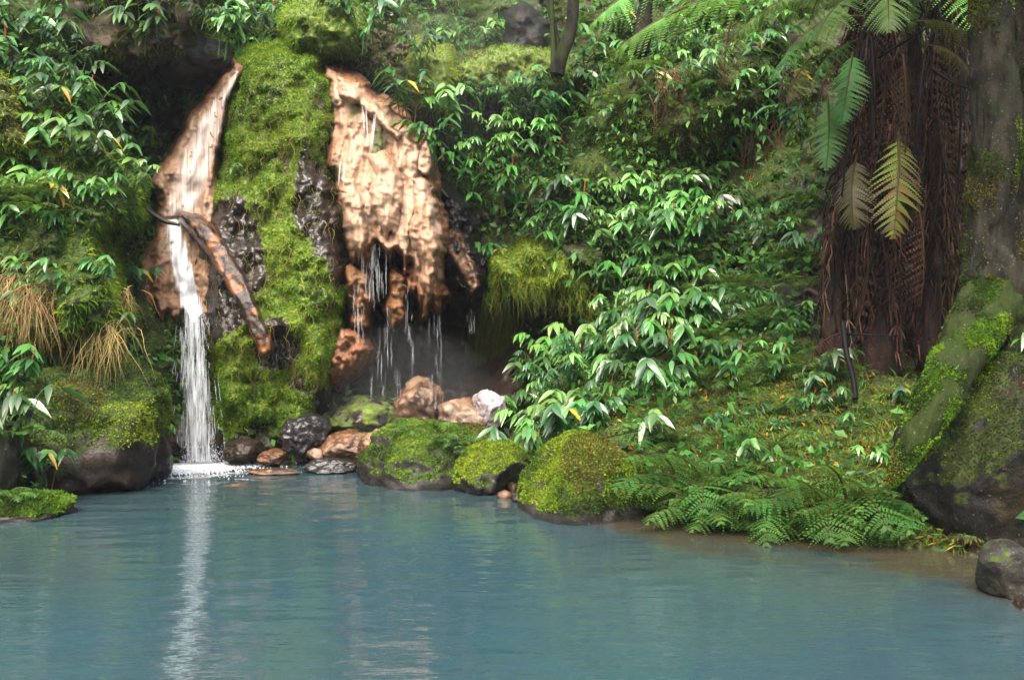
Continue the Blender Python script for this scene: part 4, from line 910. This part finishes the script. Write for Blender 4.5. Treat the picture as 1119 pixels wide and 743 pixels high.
bigfrond('dark', 928, 58, 10.4, R(-30), R(58), .62, 'dark green frond hanging down left of the slender tree fern')
bigfrond('dark', 900, 105, 10.5, R(-15), R(64), .6, 'shaded dark green frond drooping at the edge of the roots')
bigfrond('brown', 800, 15, 10.8, R(-20), R(65), .7, 'dead red-brown frond hanging above the mossy cliff')
bigfrond('brown', 915, 60, 10.7, R(-40), R(55), .8, 'dead brown frond sagging from the slender tree fern')
bigfrond('yellow', 975, 145, 10.1, R(-12), R(68), .9, 'yellow-green frond hanging in the middle of the dark tree fern skirt')
bigfrond('brown', 1000, 215, 10.1, R(10), R(72), .9, 'dead brown frond hanging below the yellow-green one')
bigfrond('dull', 1000, 25, 9.6, R(60), R(20), .6, 'olive-brown frond drooping between the tree ferns and the mossy tree')
bigfrond('dull', 1015, 50, 9.8, R(50), R(35), .5, 'withered olive frond under the drooping one beside the mossy tree')
bigfrond('brown', 1050, 120, 10.6, R(10), R(70), .9, 'dead rust-brown frond in the shade behind the mossy tree')
bigfrond('mid', 1000, -5, 12.0, R(-30), R(30), .7, 'green frond glimpsed between the tree fern trunks')
bigfrond('mid', 1058, -5, 11.0, R(40), R(45), .7, 'green frond in the gap beside the mossy tree')
bigfrond('mid', 560, -45, 11.5, R(-60), R(25), .7, 'hazy green frond at the top edge above the flat mossy ledge')
bigfrond('brown', 925, 362, 10.4, R(-60), R(22), .55, 'fallen brown frond lying at the foot of the slender tree fern')
# black frond stalks
for k, (pts, lab) in enumerate([([(953, 35, 10.5), (975, 25, 10.2), (1010, 22, 10.0)], 'black arching leaf stalk crossing right from the thick trunk'), ([(958, 65, 10.5), (985, 48, 10.2), (1015, 30, 10.0)], 'black leaf stalk rising to the drooping olive frond'),
    ([(945, 45, 10.6), (935, 100, 10.3), (925, 170, 10.2), (920, 215, 10.2)], 'long black stalk hanging beside the slender tree fern'), ([(952, 40, 10.4), (956, 100, 10.2), (957, 150, 10.2)], 'reddish-brown stalk hanging straight from the thick trunk'),
    ([(1010, 60, 10.3), (1003, 130, 10.1), (996, 200, 10.1)], 'black stalk hanging before the middle trunk'), ([(1052, 60, 10.2), (1050, 130, 10.1), (1047, 200, 10.1), (1044, 230, 10.1)], 'blue-black stalk hanging beside the mossy tree'),
    ([(905, -5, 10.6), (930, 0, 10.5), (945, 15, 10.5)], 'black stalk curving into the top of the slender tree fern'), ([(1018, 75, 10.2), (1040, 90, 10.0), (1062, 98, 9.8)], 'short black stub pointing at the mossy tree')]):
    logo('leaf_stalk', pts, [.016, .013, .009], 'pipe', lab, 'stalk', k=6, rough=.1)
logo('pipe', [(921, 352, 10.2), (925, 385, 10.0), (932, 412, 9.9), (935, 436, 9.8)], [.03, .03], 'pipe', 'black plastic pipe coming down the bank below the tree ferns', 'pipe', k=8, rough=0)
logo('stick', [(925, 365, 10.2), (955, 366, 10.1), (983, 367, 10.1)], [.012, .008], 'bark', 'thin horizontal stick at the foot of the tree ferns', 'stick', k=5)
logo('stick', [(984, 352, 10.1), (986, 385, 10.0), (986, 400, 10.0)], [.01, .008], 'bark', 'short upright stick near the black pipe', 'stick', k=5)
logo('stick', [(640, 488, 10.0), (655, 480, 9.8), (700, 470, 9.6)], [.01, .005], 'bark', 'thin twig slanting over the round mossy boulder', 'stick', k=5)

# ------------------------------------------------------------------ mossy tree with sweeping root
def tree(name, label, trunks, roots, mat='bark', k=72, rough=.3, tm=.3, rm=.6):
    e = empty(name, PV(*trunks[0][0][0]), label=label, cat='tree')
    def seg(nm, pts, rad, ms):
        mb = MB(); p = bez([PV(*a) for a in pts], 22); tube(mb, p, np.interp(np.linspace(0, 1, len(p)), np.linspace(0, 1, len(rad)), rad), k, (1, 1, 1), rough)
        me = mb.mesh(nm, M[mat]); a = me.attributes.new('moss', 'FLOAT', 'POINT'); a.data.foreach_set('value', np.full(len(me.vertices), ms, np.float32)); parented(link(nm, me), e)
        V = np.concatenate(mb.V); return V, mb
    out = []
    for pts, rad in trunks: out.append(seg('trunk', pts, rad, tm))
    for pts, rad in roots: out.append(seg('root', pts, rad, rm))
    return out
tr_ = tree('mossy_tree', 'mossy lichen-spotted tree whose root sweeps down over the huge dark boulder',
     [([(1092, 400, 8.5), (1088, 330, 8.5), (1084, 230, 8.6), (1086, 100, 8.7), (1088, -80, 8.8)], [.36, .28, .22, .2, .19]),
      ([(1125, 380, 8.9), (1122, 300, 8.9), (1118, 200, 8.95), (1116, 60, 9.0), (1114, -80, 9.1)], [.22, .2, .17, .15, .14])],
     [([(1085, 335, 8.4), (1062, 365, 8.15), (1036, 412, 7.8), (1010, 458, 7.6), (988, 500, 7.55), (972, 528, 7.6)], [.28, .23, .19, .15, .1, .05]),
      ([(1080, 350, 8.2), (1062, 380, 7.95), (1048, 410, 7.8), (1038, 440, 7.8)], [.2, .16, .12, .06])])
te = [o for o in col.objects if o.name.startswith('mossy_tree')][0]
shade_crown = MB(); rc = np.random.default_rng(77)  # leaf canopy out of view over the trunks, added to shade the right bank
for k in range(9):
    a = rc.uniform(0, 2 * np.pi); q = rc.uniform(.6, 2.6); c0 = np.array([3.9 + q * math.cos(a), 8.2 + q * math.sin(a) * .9, rc.uniform(5.6, 7.4)])
    tube(shade_crown, bez([(4.2, 8.8, 4.9), (4.1 + .4 * math.cos(a), 8.6 + .4 * math.sin(a), 5.6), c0], 6), [.07] * 7 + [.04] * 6, 6, (.03, .025, .015))
    for _ in range(150):
        leaf(shade_crown, c0 + rc.normal(0, .5, 3) * [1, 1, .6], rc.normal(size=3) * [1, 1, .3] + [0, 0, -.3], rc.uniform(.14, .26), .08, .3, G_DARK * rc.uniform(.7, 1.6), 3)
parented(link('crown', shade_crown.mesh('crown', M['leaf'])), te)
for (V_, mb_), lab, n in zip(tr_[2:], ('moss on the sweeping root of the mossy tree', 'moss tufts on the short root flare'), (14000, 5000)):
    Fq = mb_.Q[0]; moss_on(V_, Fq, .5 + .6 * fbm(V_ * 3, 3), n, lab, -.45, (.006, .022), 6, .3)
for (V_, mb_), lab in zip(tr_[:2], ('thin moss film on the front trunk of the mossy tree', 'thin moss film on the rear trunk of the mossy tree')):
    moss_on(V_, mb_.Q[0], .25 + .7 * fbm(V_ * np.array([3, 3, 1.2]), 3), 9000, lab, -.7, (.006, .02), 8, .3)
tree('thin_tree', 'thin mossy tree trunk standing on the ledge behind the ginger plants', [([(608, 82, 14.2), (616, 55, 14.2), (626, 20, 14.3), (628, -60, 14.4)], [.1, .09, .08, .08])], [([(606, 84, 14.2), (604, 40, 14.3), (600, -50, 14.5)], [.05, .04, .03])], k=12)
tree('thin_tree', 'slim dark trunk leaning left near the thin mossy tree', [([(612, 70, 14.3), (606, 30, 14.4), (598, 0, 14.5), (590, -60, 14.6)], [.04, .04, .03, .03])], [], k=10)
tree('thin_tree', 'dark trunk in the shade behind the top of the cliff', [([(700, 60, 15.), (705, 0, 15.), (708, -60, 15.1)], [.12, .11, .1])], [], k=12)

# ------------------------------------------------------------------ plants
GA = 'ginger plants of the thicket'
# those that can be told apart
for a in [
 (25, 130, .8, 9, 'light green plant on the yellow-green hump near the edge of the cliff', None),
 (85, 105, .9, 8, 'light green many-leaved plant in the middle of the bright shrub growth', None),
 (120, 100, .8, 10, 'light green plant leaning out under the brown overhang', None),
 (75, 145, .8, 9, 'light green plant below the bright shrub growth', None),
 (130, 175, .6, 8, 'light green plant at the brow of the mossy slope facing the chute', None),
 (20, 190, .7, 10, 'light green plant above the fern on the earth ledge', None),
 (100, 205, .6, 8, 'light green sprig midway down the mossy slope', None),
 (50, 15, .8, 8, 'light green plant hanging at the top edge beside the brown overhang', None),
 (5, 15, .9, 10, 'light green plant filling the extreme top corner', None),
 (952, 530, .5, 13, 'narrow-leaved plant rising behind the last shore ferns', None),
 (985, 560, .45, 13, 'narrow-leaved plant at the waterline beside the huge dark boulder', None),
 (445, 100, .95, 0, 'ginger plant with shining leaves overhanging the top of the orange crust', None),
 (478, 140, .8, 2, 'ginger plant with downturned narrow leaves beside the right edge of the orange crust', None),
 (540, 178, .8, 1, 'ginger plant with a red spike on the left of the rocky ledge above the cave', None),
 (548, 272, .75, 7, 'ginger plant with yellow and orange dying leaves hanging over the cave', None),
 (520, 225, .8, 3, 'small ginger plant growing between the wet black ledge and the yellowing plant', None),
 (625, 80, .9, 4, 'ginger plant on the flat mossy ledge in front of the thin trunks', None),
 (655, 130, .7, 2, 'ginger plant standing alone high on the cliff with layered leaves', None),
 (625, 95, .8, 7, 'ginger plant with one yellow-edged leaf whorl below the thin trunks', None),
 (716, 85, .7, 7, 'yellow-green plant with a withered brown centre on the upper cliff', None),
 (768, 128, .5, 0, 'small leafy tuft alone on the golden mossy cliff', None),
 (824, 160, .6, 3, 'ginger plant at the upper end of the fern thicket near hanging roots', None),
 (780, 185, .6, 6, 'ginger plant below the bare golden cliff beside the dangling roots', None),
 (800, 210, .6, 5, 'ginger plant half hidden at the upper edge of the fern thicket', None),
 (735, 375, .8, 3, 'ginger plant with withered brown blossoms at the lower edge of the thicket', None),
 (700, 465, .75, 6, 'single arching ginger stem with broad leaves behind the round mossy boulder', None),
 (562, 435, .7, 4, 'ginger plant spilling over the pale rock at the cave mouth', None),
 (548, 480, .7, 1, 'ginger plant drooping onto the low mossy boulder', None),
 (575, 500, .6, 3, 'low ginger plant between the two mossy boulders', None),
 (615, 455, .8, 0, 'ginger plant directly above the round mossy boulder', None),
 (812, 495, .5, 6, 'pale broad-leaved plant on the bank above the shore ferns', None),
 (885, 420, .4, 0, 'little leafy plant beside the black pipe', None),
 (905, 435, .4, 3, 'little leafy plant just right of the black pipe on bare moss', None),
 (878, 400, .4, 6, 'seedling with broad leaves on the moss near the tree fern feet', None),
 (870, 345, .5, 2, 'leafy seedling climbing the bank under the slender tree fern', None),
 (95, 80, .85, 2, 'bright leafy shrub branch under the brown overhang, its topmost leaves', None),
 (60, 110, .8, 0, 'bright green plant growing out of the yellow-green hump', None),
 (110, 130, .8, 4, 'leafy plant with yellow-tinged leaves in front of the dark recess', None),
 (150, 150, .6, 1, 'ginger plant with a red seed spike reaching towards the chute', None),
 (45, 170, .8, 3, 'leafy plant at the foot of the yellow-green hump', None),
 (65, 215, .7, 7, 'plant with pale yellow drooping leaves above the earth ledge', None),
 (30, 30, .9, 4, 'lush plant in the upper corner beside the brown overhang', None),
 (15, 70, .8, 5, 'leafy plant just below the lush corner plant', None),
 (215, 18, .9, 4, 'dark glossy plant hanging behind the perched boulder', None),
 (180, 15, .8, 0, 'dark leafy plant hanging off the brown overhang edge', None),
 (250, 185, .35, 6, 'tiny leafy sprig growing on the chute edge', None),
 (150, 300, .6, 0, 'leafy plant sticking out over the pool from the earth ledge end', None),
 (145, 360, .5, 3, 'leafy plant below the earth ledge touching the dry grass', None),
 (105, 245, .6, 2, 'low plant on the mossy slope left of the dark log', None),
 (10, 455, .8, 4, 'leafy plant tumbling down beside the lichen-spotted rock', None),
 (50, 505, .6, 0, 'broad-leaved plant leaning over the water before the big wet boulder', None),
 (12, 400, .7, 1, 'leafy plant beneath the olive grass tuft', None),
 (420, 5, .8, 4, 'leafy plant at the top edge above the brown cliff face', None),
 (435, 40, .4, 7, 'small yellow-green sprig hanging on the brown cliff face', None),
 (350, 5, .7, 0, 'leafy plant on top of the rounded mossy knoll', None),
 (1112, 375, .5, 6, 'small plant with pale leaves on top of the huge dark boulder', None),
 (880, 130, .7, 2, 'plant with hanging leaves under the wet shining frond', None),
 (862, 90, .6, 7, 'plant with golden yellow drooping leaves beside the dark hanging frond', None),
]:
    x, y = a[0], a[1]; dep = None
    if x < 160 and 60 < y < 420:
        dep = float(pl.at(x, min(max(y + 30, 125), 380))[0])
    if y in (375,) and x == 1112: dep = 8.0
    if x == 445: dep = 14.0
    if x == 478: dep = 13.6
    if (x, y) == (250, 185): dep = 13.6
    if x in (145,) and y >= 300: dep = 11.2
    if x in (10, 12, 50) and y >= 400: dep = {10: 9.6, 12: 10.2, 50: 10.0}[x]
    if x == 548 and y == 480: dep = 11.2
    if x in (880, 862) and y < 140: dep = 11.2
    ginger(x, y, a[2], a[3], a[4], a[5], depth=dep)
# thicket zones: the plants of a zone cannot be told apart
ZONES = [
 ('glossy ginger plant in the thicket directly above the mossy overhanging ledge', [(575, 215), (600, 200), (622, 228), (645, 205), (590, 245), (618, 262), (650, 240), (668, 222), (560, 200), (640, 275), (675, 262), (605, 175)], .78),
 ('glossy ginger plant in the upper thicket between the golden cliff and the red-spiked stems', [(690, 205), (715, 195), (735, 215), (700, 235), (725, 245), (750, 235), (690, 265), (772, 225), (745, 200)], .75),
 ('ginger plant in the dense thicket sloping from the cave edge down to the mossy boulders', [(590, 395), (612, 410), (635, 385), (600, 430), (640, 425), (660, 400), (625, 445), (655, 445), (585, 455), (680, 430), (670, 375), (640, 355), (700, 400), (600, 370)], .72),
 ('ginger plant in the middle of the thicket below the hanging red spikes', [(660, 300), (685, 290), (710, 275), (640, 325), (670, 330), (700, 320), (725, 300), (655, 350), (690, 350), (715, 345), (740, 330), (755, 300)], .72),
 ('ginger plant in the bluish-green upper right of the thicket near the tree ferns', [(790, 240), (815, 235), (840, 225), (860, 245), (830, 262), (800, 270), (775, 262), (850, 215), (872, 265), (780, 300)], .55),
 ('dark hanging plant in the misty growth along the top of the cliff', [(455, 20), (485, 40), (470, 70), (505, 25), (520, 60), (540, 30), (560, 100), (590, 120), (285, 10), (310, 25), (655, 40), (640, 65), (680, 20), (700, 55), (740, 40), (770, 60), (800, 50), (250, 5), (835, 40), (850, 120), (600, 30)], .8)]
LM = [(75, 40, 'the brown overhang'), (10, 110, 'the yellow-green hump'), (130, 230, 'the dark log'), (42, 330, 'the long dry grass tuft'), (112, 430, 'the big wet boulder'), (208, 60, 'the perched boulder'),
      (350, 30, 'the rounded mossy knoll'), (440, 60, 'the brown cliff face'), (474, 85, 'the bright mossy knoll'), (575, 42, 'the dark upright rock'), (615, 30, 'the thin mossy tree'), (560, 85, 'the flat mossy ledge'),
      (600, 170, 'the rooty rocky ledge'), (595, 300, 'the mossy overhanging ledge'), (548, 272, 'the yellowing plant over the cave'), (534, 446, 'the pale rock'), (643, 530, 'the round mossy boulder'), (475, 500, 'the fern-capped boulder'),
      (705, 30, 'the shaded dark trunk'), (716, 85, 'the plant with a withered centre'), (740, 90, 'the dangling cliff roots'), (768, 128, 'the lone tuft on golden moss'), (838, 140, 'the reddish trailing roots'), (780, 60, 'the dead red-brown frond'), (880, 250, 'the tree fern skirt'),
      (735, 375, 'the withered brown blossoms'), (700, 465, 'the single arching stem'), (845, 480, 'the tallest bank fern'), (812, 495, 'the pale broad-leaved plant'), (930, 400, 'the black pipe'), (905, 360, 'the fallen brown frond'), (985, 510, 'the sweeping root tip'), (1000, 590, 'the huge dark boulder')]
USED = set()
def unique(pre, x, y):
    for k in range(8):
        t = pre + whereis(x, y, k)
        if t not in USED: break
    USED.add(t); return t
def whereis(x, y, k=0):
    d = [(math.hypot(x - a, y - b), a, b, t) for a, b, t in LM if math.hypot(x - a, y - b) > 6]; q, a, b, t = sorted(d)[k]
    ps = 'well ' if q > 70 else ('' if q > 30 else 'just ')
    an = math.degrees(math.atan2(b - y, x - a)) % 360
    return ps + ['right of', 'up and right of', 'above', 'up and left of', 'left of', 'below and left of', 'below', 'below and right of'][int((an + 22.5) // 45) % 8] + ' ' + t
def look(v, s, ref):
    sz = 'small ' if s < ref * .85 else ('large ' if s > ref * 1.08 else '')
    return sz + {1: 'red-spiked ', 3: 'red-spiked ', 5: 'red-spiked ', 8: 'light green ', 9: 'light green ', 10: 'light green ', 11: 'small-leaved ', 12: 'pale small-leaved ', 13: 'narrow-leaved ', 7: 'yellowing '}.get(v, 'dark green ')
def area(n, x0, x1, y0, y1, mind, seed, test=lambda x, y: True):
    r = np.random.default_rng(seed); out = []
    for _ in range(n * 60):
        x, y = r.uniform(x0, x1), r.uniform(y0, y1)
        if test(x, y) and all(math.hypot(x - a, y - b) > mind for a, b in out): out.append((x, y))
        if len(out) >= n: break
    return out
ZONES += [('leafy plant hanging over the bare rocks of the cliff top', [(70, -8), (100, -12), (130, -5), (160, 2), (190, -6), (225, 8), (245, 25), (60, 25), (385, 2), (405, 20), (430, 12), (455, 40), (150, 25), (265, 30), (285, 20)], .75),
          ('hazy leafy plant over the hollow right of the orange crust', area(17, 474, 590, 84, 200, 17, 21), .7),
          ('leafy plant in the bright growth over the mossy slope beside the yellow-green hump', area(16, -10, 150, 50, 250, 24, 1), .7),
          ('leafy plant low on the earth ledge and the rock face under it', area(9, -10, 140, 280, 440, 26, 2), .5),
          ('broad-leaved plant in the overgrown cliff top between the flat ledge and the tree ferns', area(26, 500, 880, -10, 160, 24, 3), .75),
          ('glossy plant between the pale ferns on the slope under the tree ferns', area(18, 700, 900, 270, 410, 22, 4), .55),
          ('ginger plant crowded in the heart of the thicket', area(26, 560, 760, 180, 400, 20, 5, lambda x, y: not (x < 650 and y > 260 and y < 370)), .7),
          ('small broad-leaved seedling dotted over the open mossy bank', area(14, 730, 990, 400, 520, 26, 6), .32)]
for lab, pts, s in ZONES:
    if 'thicket' in lab: pts = pts + [(x + rng.uniform(8, 18), y + rng.uniform(-18, 18)) for x, y in pts[::2]]
    for k, (x, y) in enumerate(pts):
      v = int(rng.choice([0, 2, 4, 6, 1, 3, 8, 9, 10, 5, 11, 12, 13, 11, 12])); q = s * rng.uniform(.72, 1.2)
      ginger(x, y, q, v, unique(look(v, q, s) + ('seedling ' if 'seedling' in lab else 'ginger plant ' if 'ginger' in lab else 'leafy plant '), x, y), 'plants: ' + ' '.join(lab.split()[:9]), depth=(13.0 if 'bare rocks' in lab and x < 300 else 14.5 if 'bare rocks' in lab else 14.15 if 'hazy' in lab else float(pl.at(x, min(max(y + 25, 128), 385))[0]) if (x < 160 and y > 45) or 'bare rocks' in lab or 'hazy' in lab else None))
FZ = [
 ('fern fringing the slope edge behind the round mossy boulder', area(8, 690, 830, 470, 520, 20, 12), .8, 1),
 ('green fern on the waterline among the shore ferns below the bank', [(715, 545), (735, 530), (752, 548), (775, 556), (770, 530), (800, 565), (820, 550), (845, 570), (865, 560), (890, 575), (905, 560), (935, 575), (790, 540), (920, 545), (745, 515), (870, 535), (940, 556)], 1.22, 1),
 ('pale feathery fern in the middle of the thicket on the slope', [(745, 320), (765, 340), (790, 330), (725, 350), (780, 360), (810, 345), (760, 385), (735, 300), (800, 310), (770, 280)], 1.1, 3),
 ('fern at the upper end of the thicket by the golden cliff', [(720, 235), (745, 225), (765, 245), (850, 250), (870, 235), (880, 215), (860, 275), (835, 285)], .9, 3),
 ('light fern arching over the slope between the thicket and the tree ferns', area(18, 690, 900, 270, 410, 24, 9), 1.0, 3),
 ('small fern on the mossy slope below the tree ferns', [(780, 400), (800, 415), (830, 400), (790, 435), (850, 440), (740, 420), (720, 440), (770, 450), (860, 385)], .7, 0),
 ('small dark fern among the leaves at the top of the ravine', [(520, 10), (640, 20), (760, 95), (690, 75), (530, 130), (680, 110), (400, 15), (270, 30)], .9, 2)]
for lab, pts, s, v in FZ:
    for k, (x, y) in enumerate(pts):
      vv = [v, (v + 1) % 4, v][k % 3]; q = s * rng.uniform(.8, 1.15)
      fern(x, y, q, vv, ('small ' if q < s * .92 else 'large ' if q > s * 1.06 else '') + ['green', 'bright green', 'dark green', 'light green'][vv] + ' fern ' + (['leftmost', 'second', 'third', 'fourth', 'fifth', 'sixth', 'seventh', 'eighth', 'ninth', 'tenth', 'eleventh', 'twelfth', 'thirteenth', 'fourteenth', 'fifteenth', 'sixteenth', 'seventeenth', 'eighteenth', 'last'][sorted(p_[0] for p_ in pts).index(x)] + ' from the round mossy boulder in the shore fern row' if 'shore ferns' in lab else '@'), lab.split(' ')[0] + ' ' + ' '.join(lab.split(' ')[1:6]) + ' (ferns)')
for x, y, s, v, lab, dep in [(470, 462, .62, 3, 'bright fern crowning the central grey boulder, its largest', 11.3), (445, 468, .5, 3, 'bright little fern near the crown of the central grey boulder over open water', 11.2), (497, 480, .6, 1, 'arching fern on the shoulder of the central grey boulder', 11.0), (515, 492, .5, 3, 'small fern where the central boulder meets the low one', 10.9), (480, 478, .5, 1, 'fern hanging down the face of the central grey boulder', 10.9),
    (845, 480, .9, 1, 'tallest fern on the bank with its frond tip standing above the shore ferns', None), (30, 470, .6, 1, 'fern beside the lichen-spotted rock', 9.6), (12, 540, .5, 3, 'fern at the waterline under the lichen-spotted rock', 9.0), (48, 540, .5, 1, 'bright fern trailing to the water from the near shore', 9.3), (30, 205, .8, 1, 'fern on the earth ledge just under the yellow-green hump', 10.7), (30, 225, .7, 3, 'pale fern leaning over the earth ledge', 10.6),
    (395, 430, .6, 0, 'fern low in the drip behind the trickles', None), (470, 340, .4, 0, 'small fern at the upper rim of the cave', None), (240, 20, .8, 2, 'fern behind the perched mossy-topped boulder', None)]:
    fern(x, y, s, v, lab, None, depth=dep)
# near-shore hummock
boulder('hummock', 20, 560, 9.2, 62, 22, .4, 'boulder', 'mossy hummock at the near left waterline with ferns on it', 90, cuts=3, moss=.9, mossup=.3)
W_, Fc, vn, ms = BO[-1]; moss_on(W_, Fc, ms, 8000, 'moss over the hummock at the waterline', -.05, (.012, .05), 9, .3)

# ------------------------------------------------------------------ thin steam in the ravine
m, nt, b, o = newmat('steam'); nt.nodes.remove(b)
v = nt.nodes.new('ShaderNodeVolumePrincipled'); v.inputs['Color'].default_value = (.8, .88, .92, 1); v.inputs['Density'].default_value = .0006; v.inputs['Anisotropy'].default_value = .2
nt.links.new(v.outputs[0], o.inputs['Volume'])
x0, x1, y0, y1, z0, z1 = -62, 62, -62, 72, -3, 14
Vh = np.array([(x, y, z) for z in (z0, z1) for y in (y0, y1) for x in (x0, x1)], float)
hz_ = link('haze', mesh_np('haze', Vh, np.array([[0, 2, 3, 1], [4, 5, 7, 6], [0, 1, 5, 4], [2, 6, 7, 3], [0, 4, 6, 2], [1, 3, 7, 5]]), m, smooth=False))
tag(hz_, 'thin steam hanging in the ravine', 'haze', kind='stuff')

# puffs of hot-spring steam standing in the cave mouth and on the misty cliff top
def puff(px, py, D, r, dens, label):
    m, nt, b, o = newmat('steam_puff'); nt.nodes.remove(b)
    v = nt.nodes.new('ShaderNodeVolumePrincipled'); v.inputs['Color'].default_value = (.85, .92, .95, 1); v.inputs['Density'].default_value = dens
    nt.links.new(v.outputs[0], o.inputs['Volume'])
    V, Fc = ICO[3]; W_ = V * np.array(r) * (1 + .25 * fbm(V * 1.2, 3, px)[:, None])
    tag(link('steam', mesh_np('steam', W_, Fc, m), loc=PV(px, py, D)), label, 'steam', kind='stuff')
puff(450, 425, 13.1, (1.1, .7, .8), .028, 'faint steam drifting in front of the cave')
puff(500, 70, 14.8, (1.7, 1.0, 1.3), .012, 'pale steam over the cliff top beside the crust')
